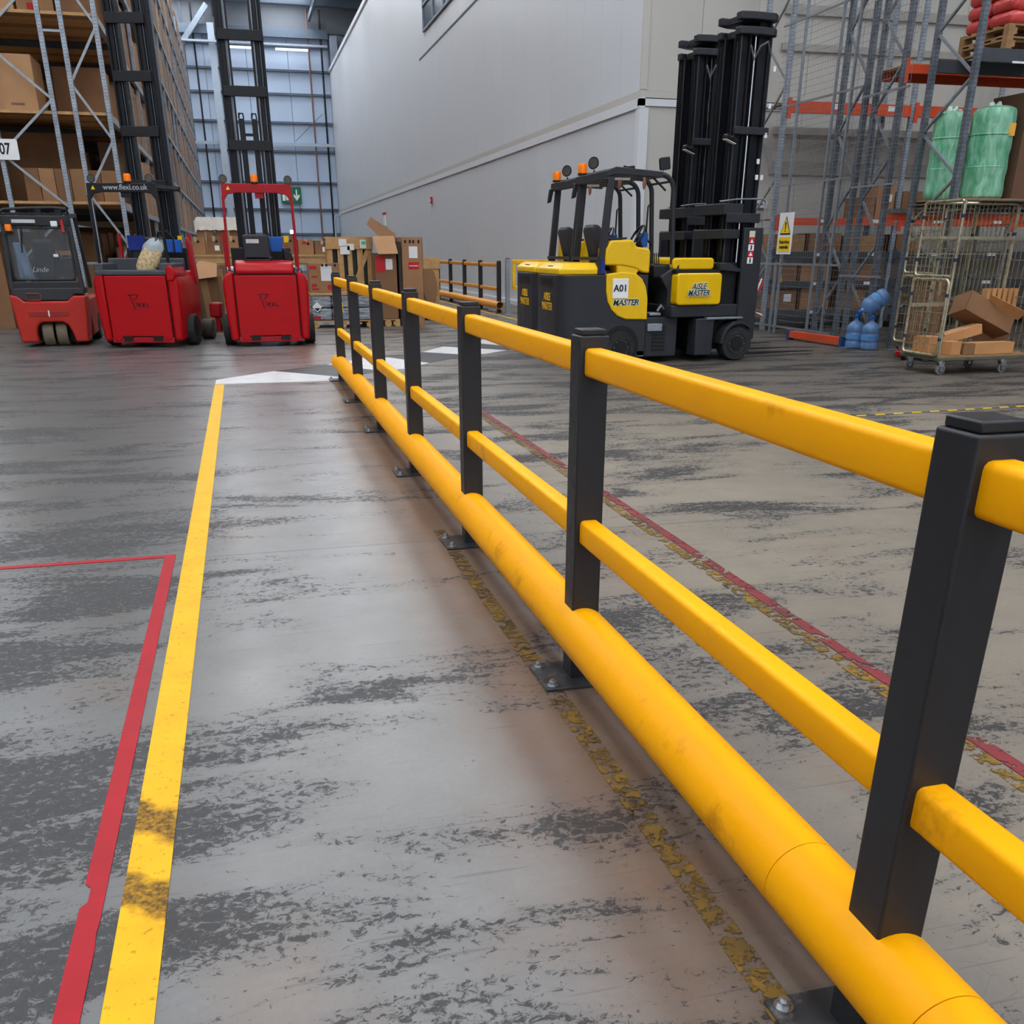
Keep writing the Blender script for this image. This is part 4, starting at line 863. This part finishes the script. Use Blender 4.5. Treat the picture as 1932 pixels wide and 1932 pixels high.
gm_ = mat('olive_steel', (86, 98, 84), .5, .2, var=.15)
MB().cyl((0, 0, .1), (-.04, .05, 1.0), .055, 12, .045).build('main_post', gm_, gpst); MB().tube([(-.04, .05, 1.0), (-.04, .03, 1.06), (-.09, .0, 1.08), (-.14, .0, 1.0)], .02, 6).build('handle', blackm, gpst)
box('foot_plate', gm_, gpst, -.12, .16, -.1, .2, .02, .1, bevel=.01); wheel(gpst, (-.13, .1, .1), .1, .06, 'x', 'wheel'); wheel(gpst, (.16, .1, .07), .07, .05, 'x', 'wheel')
for k in range(6): box('ladder_rung', woodd, gpst, -.26, -.12, .18, .2, .3 + .08 * k, .33 + .08 * k)
box('ladder_side', woodd, gpst, -.28, -.25, .17, .21, .05, .85); box('ladder_side', woodd, gpst, -.14, -.11, .17, .21, .05, .85)

# ------------------------------------------------------------------ long pallet racking on the left
def upright_material():
    g = NT('punched_upright'); X, Y, Zc = g.xyz()
    col = g.mix(g.rng(g.noise(9, 4), .3, .7), lin((136, 147, 160)), lin((172, 181, 192)))
    dz = g.op('ABSOLUTE', g.op('SUBTRACT', g.op('MODULO', g.op('ADD', Zc, 50), .055), .0275))
    dx = g.op('ABSOLUTE', g.op('SUBTRACT', g.op('MINIMUM', g.op('ABSOLUTE', X), g.op('ABSOLUTE', Y)), .014))
    hole = g.op('MULTIPLY', g.rng(dz, .010, .013, 1, 0), g.rng(dx, .008, .010, 1, 0))
    g.l(g.mix(g.op('MULTIPLY', hole, .55), col, lin((60, 64, 72))), g.b.inputs['Base Color']); g.b.inputs['Metallic'].default_value = .35; g.b.inputs['Roughness'].default_value = .42
    return g.m
upm = upright_material()
def upright_mesh(h, w=.09, d=.07):
    return MB().box(-w / 2, w / 2, -d / 2, -d / 2 + .01, 0, h).box(-w / 2, -w / 2 + .01, -d / 2, d / 2, 0, h).box(w / 2 - .01, w / 2, -d / 2, d / 2, 0, h).box(-w / 2, -w / 2 + .03, d / 2 - .01, d / 2, 0, h).box(w / 2 - .03, w / 2, d / 2 - .01, d / 2, 0, h).mesh('upright', False)
RY0, RH = 22.5, 13.4
LV = [2.32, 3.86, 5.46, 7.22, 9.02, 10.8, 12.6]
rk = thing('pallet_rack', 'tall grey pallet racking full of cartons on the left', 'rack', (-2.15, RY0, 0))
um = upright_mesh(RH)
for x in (-3.35, -2.05, -.98, -.60, 0): link('upright', um, upm, rk, loc=(x, 0, 0))
for k in range(1, 21): link('upright', um, upm, rk, loc=(0, 2.75 * k, 0))
def zig(x0, x1, z0, dz, n, flip):
    for k in range(n):
        a, b = (x0, x1) if (k % 2) ^ flip else (x1, x0)
        MB().bar((a, .0, z0 + dz * k), (b, .0, z0 + dz * (k + 1)), .025, .045, (0, 0, 1)).build('brace', galv, rk)
zig(-2.05, -.98, .35, .93, 12, 0); zig(-.60, 0, .62, .93, 11, 1)
for z in (1.2, 5.15, 8.9): MB().box(-.98, -.60, -.02, .02, z, z + .04).build('row_spacer', galv, rk)
for z in LV:
    MB().box(-.04, .045, 0, 55, z - .13, z - .02).build('side_beam', galv, rk); MB().box(-3.4, .05, .02, .10, z - .03, z + .02).build('deck_edge', wood, rk)
    if z < 6:
        for k in range(16): MB().box(-3.4, .04, .11 + .34 * k, .43 + .34 * k, z - .02, z + .015).build('deck_board', wood if k % 3 else woodd, rk, smooth=False)
    MB().box(-3.4, .04, .11 if z > 6 else 5.6, 55, z - .02, z + .012).build('deck', woodd, rk, smooth=False)
    for k in range(1, 4): MB().box(-3.4, 0, 2.75 * k - .04, 2.75 * k + .04, z - .14, z - .03).build('cross_beam', grey_beam, rk)
sgn = thing('aisle_sign', 'white aisle number sign on the left racking', 'sign', (-4.24, RY0 - .06, 3.21))
MB().prism(rrect(-.38, .36, -.175, .175, .03), 'y', -.015, 0).build('sign_plate', white, sgn); text('sign_lettering', '07', .27, face_front(.125, -.0165, 0), black, sgn, .006, sx=.72)
rs = 'cartons on the front bay of the left racking'
def rcart(label, x0, x1, y0, h, lv, m, d=.9): return carton(label, x0, x1, RY0 + y0, RY0 + y0 + d, LV[lv] + .021, LV[lv] + .021 + h, m, group=rs, tp=False)
for i in range(6):
    a = -3.92 + .285 * i
    rcart(('leftmost carton in the low row on the left racking', 'second carton from the left in the low rack row', 'third carton from the left in the low rack row', 'fourth carton from the left in the low rack row', 'fifth carton from the left in the low rack row', 'rightmost carton in the low row on the left racking')[i], a, a + .275, .18, .58 if i < 4 else .56, 0, brown if i % 2 else brown2)
big = rcart('large pale brown carton on the middle shelf at the left edge', -4.5, -3.42, .2, .93, 1, brown3, 1.1)
label_on(big, .18, .12, .24, .03, mat('grey_print', (120, 96, 84), .6), -.553, 'print')
rcart('carton stack set back on the middle shelf of the left racking', -3.28, -2.30, 1.6, .95, 1, brown2, 1.0); label_on(rcart('cartons with a white notice deep in the left racking', -3.5, -2.9, 3.4, 1.0, 1, brown2, .8), .0, .6, .22, .18, paper, -.403)
for i, (a, b) in enumerate(((-4.5, -3.55), (-3.5, -2.86), (-2.80, -2.22))):
    q = rcart(('top shelf carton at the left edge of the picture', 'top shelf carton with a red label in the left racking', 'top shelf carton at the right end of the rack front')[i], a, b, .2, 1.15, 2, (brown3, brown, brown2)[i], 1.0)
    if i == 1: label_on(q, -.06, .09, .16, .1, redprint, -.503)
for i in range(3):
    z = LV[0] - .55 + .0
    carton(('carton standing low behind the red forklift cab', 'carton low in the rack behind the left red truck', 'carton low at the end of the left racking')[i], -4.3 + .75 * i, -3.62 + .75 * i, RY0 + .3, RY0 + 1.2, .0, 1.2, brown2, group='cartons low in the left racking', tp=False)
for i, x in enumerate((-3.75, -2.55)): MB().box(x - .9 if i == 0 else x - .3, x + .1 if i == 0 else x + .33, RY0 + .1, RY0 + .16, 2.0, 2.3).build('shelf_box', brown2) if False else None
# loads along the receding side: the nearest as single cartons, the far rest as one mass
unit = MB().box(-.5, .5, -.5, .5, 0, .985).box(-.5, .5, -.5, -.01, .985, 1).box(-.5, .5, .01, .5, .985, 1).box(-.502, .502, -.04, .04, .5, 1.002).mesh('carton_load', False)
um3 = []
for m in (brown, brown2, brown3, mat('kraft_grey', (128, 104, 84), .8, var=.1)):
    c = unit.copy(); c.materials.append(m); um3.append(c)
far = MB(); cnt = 0
for k in range(20):
    for li in range(-1, 7):
        z = LV[li] + .013 if li >= 0 else 0
        for j in range(2):
            if random.random() < .07: continue
            y = RY0 + 2.75 * k + .12 + 1.32 * j; h = random.uniform(.95, 1.34); w = random.uniform(1.08, 1.24); d = random.uniform(.58, .66)
            if li == -1: h = min(1.9, h + .5)
            if k == 0 and li in (-1, 0, 1, 2): continue
            if cnt < 236 and k < 15:
                o = link('carton_load', random.choice(um3), None); o.location = (-2.15 - d / 2 + .02, y + .62, z); o.scale = (d, w, h)
                ON = 'first second third fourth fifth sixth seventh eighth ninth tenth eleventh twelfth thirteenth fourteenth fifteenth'.split()
                tag(o, 'carton load on the %s level, %s bay back, %s half, side of left racking' % ('floor' if li < 0 else ON[li] + ' shelf', ON[k], ('nearer', 'farther')[j]), 'box', 'carton loads along the left racking side'); cnt += 1
            else: far.box(-2.15 - d + .02, -2.15 + .02, y, y + w, z, z + h)
for k in range(0, 5):
    for li in range(-1, 4):
        for j in range(2):
            if (k == 0 and (j == 0 or li == 1)) or (k == 1 and li == 1): continue
            y = RY0 + 2.75 * k + .12 + 1.32 * j; z = LV[li] + .013 if li >= 0 else 0; h = random.uniform(1.0, 1.38) if li >= 0 else random.uniform(1.7, 2.1)
            far.box(-5.45, -3.0, y + .1, y + 1.1, z, z + h)
for li in range(-1, 3): far.box(-5.45, -4.6, RY0 + .15, RY0 + 1.2, LV[li] + .03 if li >= 0 else 0, (LV[li] if li >= 0 else .6) + 1.2)
fo = far.build('distant_carton_loads', brown2, smooth=False); tag(fo, 'mass of brown cartons deep inside the left racking and at its far end', 'boxes', kind='stuff')

# ------------------------------------------------------------------ wire-caged racking on the right
XM = 10.0
r2 = thing('pallet_rack', 'grey pallet racking with zigzag braces behind the wire cage', 'rack', (XM, 13.15, 0))
upd = upm.copy(); upd.name = 'punched_upright_dull'
for nd in upd.node_tree.nodes:
    if nd.type == 'MIX' and not nd.inputs[6].is_linked: nd.inputs[6].default_value = lin((96, 104, 114)); nd.inputs[7].default_value = lin((128, 137, 148))
for nd in upd.node_tree.nodes:
    if nd.type == 'BSDF_PRINCIPLED': nd.inputs['Metallic'].default_value = .55
um2 = upright_mesh(7.2, .07, .09); um2.materials.append(upd)
def yzig(y0, y1, z0, dz, n, flip, x=0, p=r2):
    for k in range(n):
        a, b = (y0, y1) if (k % 2) ^ flip else (y1, y0)
        MB().bar((x, a, z0 + dz * k), (x, b, z0 + dz * (k + 1)), .04, .03, (0, 0, 1)).build('brace', galv, p)
for y in (0, .93, 1.62, 2.27, 2.55, 3.25): link('upright', um2, upm, r2, loc=(0, y, 0))
for y in (0, .93, 1.62, 2.27, 2.55, 3.25): MB().box(-.07, .07, y - .07, y + .07, 0, .012).build('foot_plate', galv, r2)
yzig(0, .93, .55, .62, 10, 0); yzig(1.62, 2.27, .35, .62, 10, 1); yzig(2.55, 3.25, .35, .72, 9, 0)
for y, z0, z1, m in ((0, 3.80, 3.96, grey_beam), (.93, 3.80, 3.96, grey_beam), (0, 2.0, 2.12, grey_beam), (.93, 2.0, 2.12, grey_beam)): MB().box(.04, 3.6, y - .03, y + .03, z0, z1).build('load_beam', m, r2, .004)
MB().box(.04, 3.56, -.03, .96, 2.12, 2.14).build('shelf_deck', woodd, r2)
box('beam_label', paper, r2, .55, 1.05, -.038, -.03, 3.795, 3.82)
for x in (3.6,):
    for y in (0, .93): link('upright', um2, upm, r2, loc=(x, y, 0))
MB().box(.04, 4, 1.60, 1.66, 2.0, 2.06).build('tie_beam', galv, r2); MB().box(.04, 5, 1.62, 1.68, 1.9, 2.02).build('load_beam', orangeb, r2)
MB().box(.05, 6, 1.58, 1.63, 3.89, 4.005).build('load_beam', orangeb, r2); MB().box(.05, 6, 2.30, 2.35, 3.88, 4.0).build('load_beam', orangeb, r2); MB().box(.05, 6, 1.60, 2.35, 4.005, 4.02).build('shelf_deck', wood, r2); MB().box(-.01, .05, 1.57, 1.585, 3.75, 4.08).build('beam_hook', orangeb, r2)
# pallet of red sacks up on the near bay
pallet('lower of the two weathered pallets on the high beam', 11.0, 13.62, 3.962, 1.2, 1.0, m=woodd); pallet('upper of the two weathered pallets, under the red sacks', 11.0, 13.62, 4.107, 1.2, 1.0, m=woodd)
rsm = mat('red_sack_film', (204, 74, 70), .25, var=.15, sc=2, dirt=(224, 170, 168), dsc=2.2, dthr=(.58, .62), coat=.4)
for k in range(3):
    for i in range(2):
        for j in range(2):
            o = MB().box(-.29, .29, -.235, .235, 0, .165).build('red_sack', rsm, None, .07, 4); o.location = (10.71 + .6 * i, 13.37 + .49 * j, 4.253 + .166 * k); o.rotation_euler[2] = R(random.uniform(-2, 2))
            tag(o, '%s glossy red sack, %s, on the high pallet' % (('bottom-tier', 'middle-tier', 'top-tier')[k], ('left front', 'right front', 'left back', 'right back')[i + 2 * j]), 'sack', 'red sacks on the high pallet')
# back row of shelving against the white wall
r3 = thing('shelving', 'orange-beamed shelving along the white wall behind the wire mesh', 'rack', (XM, 18.4, 0))
um4 = upright_mesh(7.2, .09, .07)
for x in (0.05, 2.75, 5.45, 8.15):
    for y in (0, .95): link('upright', um4, upm, r3, loc=(x, y, 0))
for k in range(8): MB().bar((.05, 0 if k % 2 else .95, .5 + .75 * k), (.05, .95 if k % 2 else 0, 1.25 + .75 * k), .03, .03).build('brace', galv, r3)
for z, m in ((3.78, orangeb), (1.90, orangeb), (1.30, grey_beam), (.77, grey_beam), (.24, grey_beam)):
    h = .19 if m is orangeb and z > 3 else .13
    for a in (.1, 2.8, 5.5): MB().box(a, a + 2.6, -.05, 0, z, z + h).build('load_beam', m, r3, .004)
    for a in (.1, 2.8, 5.5): MB().box(a - .02, a + .06, -.06, -.05, z - .1, z + h + .05).build('beam_hook', m, r3)
    MB().box(.1, 8.1, .0, .95, z + h - .03, z + h - .01).build('shelf_deck', woodd, r3)
    for a in (1.0, 2.2, 3.6, 5.0): MB().box(a, a + .22, -.056, -.05, z + h * .4, z + h * .85).build('beam_label', paper, r3)
for y in (-1.2,):
    for z, a in ((3.45, .6), (3.25, .6), (3.05, .2)): pass
sp = 'cartons on the shelving behind the mesh'
sl = [(.362, 11, (10.25, 10.75, .38), brown2, 'carton with a pale label on the lowest shelf behind the mesh'), (.362, 11, (10.85, 11.5, .42), brown, 'wide carton on the lowest shelf behind the mesh'), (.362, 11, (11.7, 12.3, .4), brown2, 'carton on the lowest shelf behind the leaning water bottle'),
      (.892, 1, (10.3, 10.7, .30), brown2, 'small carton on the second shelf behind the mesh gate'), (.892, 1, (10.8, 11.4, .33), brown, 'carton on the second shelf beside the grey uprights'), (.892, 1, (11.8, 12.4, .34), brown2, 'carton on the second shelf right of the uprights'),
      (1.422, 1, (10.15, 10.8, .32), woodd, 'greenish timber pack on the third shelf left end'), (1.422, 1, (10.9, 11.6, .34), brown2, 'carton on the third shelf under the orange beam'), (1.422, 1, (11.7, 12.5, .30), woodd, 'timber pack on the third shelf right of the uprights'), (1.422, 1, (12.86, 13.5, .33), brown2, 'carton on the third shelf behind the wire trolleys'),
      (2.022, 1, (11.9, 12.25, .38), brown2, 'left carton in the group above the lower orange beam'), (2.022, 1, (12.28, 12.68, .62), brown, 'tallest carton in the group above the lower orange beam'), (2.022, 1, (12.85, 13.4, .50), brown2, 'right carton in the group above the lower orange beam')]
for z, _, (a, b, h), m, s in sl:
    c = carton(s, a, b, 18.42, 18.95, z, z + h, m, group=sp, tp=False)
    if 'pale label' in s or 'tallest' in s: label_on(c, .05, h * .6, .16, .14, paper, -.268)
# wire mesh fence with a gate
fn = thing('mesh_fence', 'grey wire mesh fence with a padlocked gate before the shelving', 'fence', (XM - .12, 14.5, 0))
for y, h in ((1.45, 6.4), (1.95, 6.4), (3.12, 6.4), (3.3, 1.25)): MB().box(-.02, .02, y - .02, y + .02, 0, h).build('fence_post', galv, fn)
for z in (.12, 1.22, 2.55, 3.83, 5.1):
    MB().box(-.012, .012, 1.15, 3.9, z - .015, z + .015).build('fence_rail', galv, fn); MB().box(-.012, .012, -.1, 1.1, z - .17, z - .14).build('fence_rail', galv, fn)
wm = MB()
for k in range(62): wm.box(-.002, .002, -.1, 3.9, .14 + .1 * k, .1445 + .1 * k)
for k in range(52): wm.box(-.0015, .0015, -.1 + .077 * k, -.0975 + .077 * k, .12, 6.3)
wm.build('wire_mesh', mat('mesh_wire', (140, 144, 148), .5, .3), fn, smooth=False, kind='stuff')
MB().box(-.03, .0, 3.0, 3.06, .9, .97).build('padlock', mat('brass', (200, 166, 90), .35, .8), fn, .006); MB().tube([(-.02, 3.01, .97), (-.02, 3.01, 1.02), (-.02, 3.05, 1.02), (-.02, 3.05, .97)], .006, 6).build('padlock_shackle', zinc, fn)
ws = thing('warning_sign', 'white hazardous materials sign with a yellow triangle on the mesh', 'sign', (XM - .16, 17.5, 1.39))
box('sign_plate', white, ws, -.006, 0, -.26, .26, 0, .70)
MB().prism([(-.19, .33), (.19, .33), (0, .64)], 'x', -.010, -.006).build('triangle_border', black, ws); MB().prism([(-.155, .355), (.155, .355), (0, .605)], 'x', -.013, -.010).build('triangle', yprint, ws)
MB().prism([(-.012, .42), (.012, .42), (.022, .54), (-.022, .54)], 'x', -.016, -.013).build('exclamation_bar', black, ws); MB().prism([(-.015, .38), (.015, .38), (.015, .405), (-.015, .405)], 'x', -.016, -.013).build('exclamation_dot', black, ws)
box('yellow_band', yprint, ws, -.010, -.006, -.21, .21, .04, .29)
text('sign_lettering', 'Hazardous\nmaterials', .085, face_left(-.0115, 0, .165), black, ws, .002)
# loose orange beam on the floor
fbm = thing('loose_beam', 'orange steel beam with blue ends lying on the floor', 'beam', (9.45, 15.4, 0), R(92))
MB().box(-.78, .78, -.05, .05, .03, .15).build('beam', orangeb, fbm, .006)
for s in (-.83, .76): box('end_bracket', mat('bracket_blue', (40, 66, 116), .5), fbm, s, s + .07, -.06, .06, 0, .16, bevel=.004)
box('foot_plate', galv, fbm, -1.0, -.85, -.08, .08, 0, .01)
# water bottles
wbm = NT('bottle_blue'); wbm.b.inputs['Base Color'].default_value = lin((104, 146, 198)); wbm.b.inputs['Roughness'].default_value = .1; wbm.b.inputs['Alpha'].default_value = .62; wbm.b.inputs['Coat Weight'].default_value = .4
def bottle(label, loc, rot=None):
    o = thing('water_bottle', label, 'bottle', loc, 0, 'blue water bottles')
    if rot: o.rotation_euler = rot
    p = [(.10, 0), (.132, .012), (.137, .03), (.137, .10), (.130, .11), (.130, .12), (.137, .13), (.137, .23), (.130, .24), (.130, .25), (.137, .26), (.137, .32), (.125, .355), (.08, .40), (.035, .425), (.030, .45), (.030, .47)]
    MB().lathe(p, n=28).build('bottle_body', wbm.m, o); MB().lathe([(.034, .455), (.036, .46), (.036, .505), (.03, .512)], n=18).build('bottle_cap', bluep, o)
    MB().ring((0, 0, .15), (0, 0, .215), .1385, .137, 28).build('label_band', mat('label_blue', (86, 140, 196), .4), o)
    return o
bottle('blue water bottle standing next to the loose orange beam', (9.56, 14.42, 0)); bottle('blue water bottle standing next to the roll cage', (9.63, 14.10, 0)); bottle('blue water bottle lying tilted on top of the other two', (9.92, 14.28, .80), (0, R(-120), 0))

# ------------------------------------------------------------------ roll cages
cgm = mat('cage_zinc', (178, 171, 146), .28, .7, var=.12, sc=8)
cband = mat('band_blue', (34, 46, 88), .5)
def hoop(x0, x1, z0, z1, r=.06, y=0):
    p = []
    for cx, cz, a in ((x1 - r, z1 - r, 0), (x0 + r, z1 - r, 90), (x0 + r, z0 + r, 180), (x1 - r, z0 + r, 270)):
        p += [(cx + r * math.cos(R(a + 30 * i)), y, cz + r * math.sin(R(a + 30 * i))) for i in range(4)]
    return p
def mesh_panel(parent, name, w, z0, z1, M, hs, vs):
    o = MB(M).tube(hoop(0, w, z0, z1), .018, 8, True).build(name, cgm, parent)
    wr_ = MB(M); n = max(1, int((z1 - z0) / hs))
    for k in range(1, n): wr_.box(.01, w - .01, -.004, .004, z0 + (z1 - z0) * k / n - .0045, z0 + (z1 - z0) * k / n + .0045)
    n = max(1, int(w / vs))
    for k in range(1, n): wr_.box(w * k / n - .003, w * k / n + .003, -.003, .003, z0 + .01, z1 - .01)
    wr_.build('panel_wires', cgm, o, smooth=False, kind='stuff')
    for z in (z0 + (z1 - z0) * .22, z0 + (z1 - z0) * .8):
        for x in (0, w): MB(M).cyl((x, 0, z - .02), (x, 0, z + .02), .02, 8).build('plastic_band', cband, o)
    return o
def roll_cage(label, loc, w, d, rz=0.):
    t = thing('roll_cage', label, 'trolley', loc, rz, 'wire roll cages'); zb = .175
    box('base_frame', mat('base_olive', (112, 108, 92), .45, .5), t, 0, w, 0, d, zb, zb + .045, bevel=.006); box('base_board', woodd, t, .03, w - .03, .03, d - .03, zb + .045, zb + .06)
    Lm = Matrix.Rotation(R(90), 4, 'Z')
    mesh_panel(t, 'side_panel', d - .06, 1.16, 2.0, T((.02, .03, 0)) @ Lm, .105, .15)
    mesh_panel(t, 'side_gate', d - .10, zb + .06, 1.12, T((-.01, .03, 0)) @ Lm, .115, .14)
    mesh_panel(t, 'far_side_panel', d - .06, zb + .06, 2.0, T((w - .02, .03, 0)) @ Lm, .2, .09)
    mesh_panel(t, 'back_panel', w - .06, zb + .06, 2.0, T((.03, d - .02, 0)), .45, .065)
    for x in (.02, w - .02):
        for y in (.03, d - .03): MB().cyl((x, y, zb + .04), (x, y, 2.0), .017, 8).build('frame_tube', cgm, t)
    box('back_strap', cgm, t, .03, w - .03, d - .035, d - .02, 1.58, 1.62); box('back_strap', cgm, t, .03, w - .03, d - .035, d - .02, .78, .82)
    for x in (.1, w - .42 if w > 1.2 else w - .12, ):
        for y in (.07, d - .09):
            cst = MB().cyl((x, y, zb), (x, y, zb - .03), .035, 12).prism([(x - .045, .16), (x + .045, .16), (x + .03, .06), (x - .01, .06)], 'y', y - .03, y - .025).prism([(x - .045, .16), (x + .045, .16), (x + .03, .06), (x - .01, .06)], 'y', y + .025, y + .03).build('castor_fork', zinc, t)
            wheel(t, (x + .01, y, .065), .065, .035, 'y', 'castor_wheel', hub=zinc, tm=mat('castor_grey', (120, 112, 108), .6))
    return t
roll_cage('near wire roll cage holding loose cartons', (8.42, 10.82, 0), 1.45, .80)
c_ = roll_cage('second wire roll cage behind the near one', (9.30, 12.30, 0), 1.10, .78)
tg = MB().box(8.43 - .0, 8.432, 11.1, 11.35, 1.78, 1.9)
def loose(label, x, y, z, w, d, h, rx, ry, rz, m):
    o = thing('carton', label, 'box', (x, y, z), 0, 'loose cartons in the near roll cage'); o.rotation_euler = (R(rx), R(ry), R(rz))
    MB().box(-w / 2, w / 2, -d / 2, d / 2, 0, h - .005).build('carton_body', m, o, .006)
    for s in (-1, 1): a, b = sorted((s * .003, s * d / 2)); MB().box(-w / 2, w / 2, a, b, h - .005, h).build('flap', m, o)
    MB().box(-w / 2 - .001, w / 2 + .001, -.02, .02, h, h + .001).build('tape', tape, o)
zf = .236
kb = mat('kraft_warm', (190, 138, 90), .72, var=.08)
loose('flat carton lying along the front edge of the near cage', 9.28, 10.98, zf, .62, .2, .14, 0, 0, 3, kb)
loose('small carton by the gate corner in the near cage', 8.70, 10.99, zf, .18, .2, .16, 0, 0, 12, kb); loose('small carton next to the gate corner in the near cage', 8.90, 10.95, zf, .14, .18, .14, 0, 0, -10, brown2)
loose('carton deep against the mesh gate in the near cage', 8.60, 11.28, zf, .26, .3, .20, 0, 0, 4, kb); loose('long carton tilted over the small ones in the near cage', 9.0, 11.22, zf + .17, .52, .2, .12, 0, -14, -4, kb)
loose('squat carton lying behind the front row in the near cage', 9.2, 11.24, zf, .5, .22, .12, 0, 0, 6, brown2)
bo = thing('open_carton', 'big open carton slumped across the near roll cage', 'box', (9.32, 11.30, zf + .33), 0); bo.rotation_euler = (R(-18), R(24), R(-6))
for d in ((-.38, .38, -.16, -.152, 0, .26), (-.38, .38, .152, .16, 0, .26), (-.38, -.372, -.16, .16, 0, .26), (.372, .38, -.16, .16, 0, .26), (-.38, .38, -.16, .16, 0, .008)): box('carton_wall', brown2, bo, *d)
MB().bar((-.1, -.158, .26), (.36, -.30, .20), .16, .006, (0, .4, 1)).build('loose_flap', kb, bo)
ub = carton('upright brown carton strapped inside the second roll cage', 9.40, 9.62, 12.45, 12.95, .24, 1.12, brown2); 
hb = thing('slotted_carton', 'brown slotted carton tray hung inside the wire cages', 'box', (9.62, 11.40, .62))
for k in range(6): box('divider', kb, hb, -.22 + .085 * k, -.165 + .085 * k, -.05, .05, .1, .38)
box('tray_body', kb, hb, -.24, .30, -.08, .08, 0, .14)
MB().box(-.24, .3, -.02, .02, -.38, .0).build('tray_support', brown2, hb)
pt = thing('pallet_truck', 'red pallet truck foot showing behind the near roll cage', 'pallet truck', (9.12, 12.55, 0))
box('fork_foot', redp, pt, -.02, .34, 0, .12, .05, .13, bevel=.02); wheel(pt, (.1, .06, .05), .05, .05, 'x', 'wheel')
# board across the cage tops
bd = thing('board', 'dark plywood board laid across the tops of the roll cages', 'board', (9.22, 11.45, 2.021))
MB().box(0, 1.75, 0, 1.62, 0, .018).build('board_sheet', mat('dark_ply', (88, 80, 72), .6, var=.2), bd, .003)
grm = NT('green_bubble_film'); nz = grm.noise(5, 6, .6, grm.mp((2.5, 2.5, .7)), .6)
grm.l(grm.mix(grm.rng(nz, .35, .68), lin((76, 152, 112)), lin((150, 202, 176))), grm.b.inputs['Base Color']); grm.b.inputs['Roughness'].default_value = .3; grm.b.inputs['Coat Weight'].default_value = .3; grm.bump(grm.noise(40, 3), .25, .01)
def roll(label, x, y, r, h):
    o = thing('film_roll', label, 'roll', (x, y, 2.142), 0, 'green film rolls')
    p = [(r * .9, 0), (r, .03)] + [(r * (1 + .025 * math.sin(k * 1.9)), .03 + (h - .1) * k / 12) for k in range(1, 13)] + [(r * .93, h - .03), (r * .7, h), (r * .25, h - .02)]
    MB().lathe(p, n=32).build('rolled_film', grm.m, o)
    for k in range(2): MB().lathe([(r * 1.015, -.01), (r * 1.03, 0), (r * 1.015, .01)], (0, 0, h * (.35 + .35 * k)), 32).build('wrap_crease', grm.m, o)
    MB().tube([(r * .2 * math.cos(a), r * .2 * math.sin(a), h + .03 * math.sin(a * 3)) for a in [2 * math.pi * i / 12 for i in range(12)]], .03, 6, True).build('gathered_top', mat('clear_wrap', (186, 214, 202), .25), o)
    return o
ro2 = roll('green film roll with a small orange sticker, right of the pair', 10.72, 13.49, .295, 1.18); MB().box(.05, .16, -.29, -.283, .80, .96).build('sticker', mat('sticker_orange', (226, 170, 70), .5), ro2, loc=(.0, 0, 0))
roll('green film roll standing on the left of the pair', 10.25, 13.79, .235, 1.14)
dc = carton('dark brown tall carton on the rack shelf at the right edge', 11.06, 12.1, 13.25, 14.0, 2.142, 3.50, mat('dark_kraft', (104, 76, 60), .8, var=.08), tp=False)

# ------------------------------------------------------------------ small things on the walls
ex = thing('exit_sign', 'green exit sign with a white arrow high on the back wall', 'sign', (4.45, YB - .26, 5.25))
box('sign_plate', green, ex, -.95, .55, -.04, 0, -.55, .55)
MB().prism([(.15, .38), (.25, .38), (.25, -.05), (.42, .08), (.42, -.08), (.2, -.38), (-.02, -.08), (-.02, .08), (.15, -.05)], 'y', -.055, -.04).build('arrow', white, ex)
box('running_figure', white, ex, -.6, -.42, -.055, -.04, -.35, .2); box('doorway', white, ex, -.85, -.65, -.055, -.04, -.38, .38)
fa = thing('fire_call_point', 'small red fire call point on the white wall', 'alarm', (XW - .012, 42.2, 3.3)); box('case', redprint, fa, -.06, 0, -.12, .12, -.12, .12, bevel=.01); box('glass', white, fa, -.066, -.06, -.05, .05, -.05, .05)
nb = thing('notice_box', 'white notice box with a red top far along the white wall', 'sign', (XW - .012, 56.0, 2.95)); box('case', white, nb, -.1, 0, -.3, .3, -.3, .25); box('red_top', redprint, nb, -.12, 0, -.34, .34, .25, .34)
lm = thing('wall_lamp', 'small bright lamp low on the back wall', 'lamp', (4.1, YB - .30, 2.75)); box('housing', white, lm, -.2, .2, -.08, 0, -.15, .15, bevel=.03); box('lens', mat('lamp_bright', (235, 248, 250), .3, emit=4), lm, -.16, .16, -.095, -.08, -.12, .12)
pp = thing('wall_pipe', 'pale standpipe where the back wall meets the white wall', 'pipe', (7.3, YB - 1.2, 0)); MB().tube([(0, 0, 0), (0, 0, 3.6), (.1, 0, 3.9), (.5, 0, 3.9)], .07, 8).build('standpipe', pale, pp)
dr = thing('doorway', 'white double doorway in the panel wall behind the yellow trucks', 'door', (8.6, YF - .005, 0))
for x in (0, .92): box('door_leaf', trimm, dr, x, x + .9, -.04, 0, 0, 2.25)
box('door_header', trimm, dr, -.15, 2.0, -.08, 0, 2.25, 2.38); box('header_slot', girtm, dr, -.1, 1.9, -.085, -.08, 2.30, 2.33)
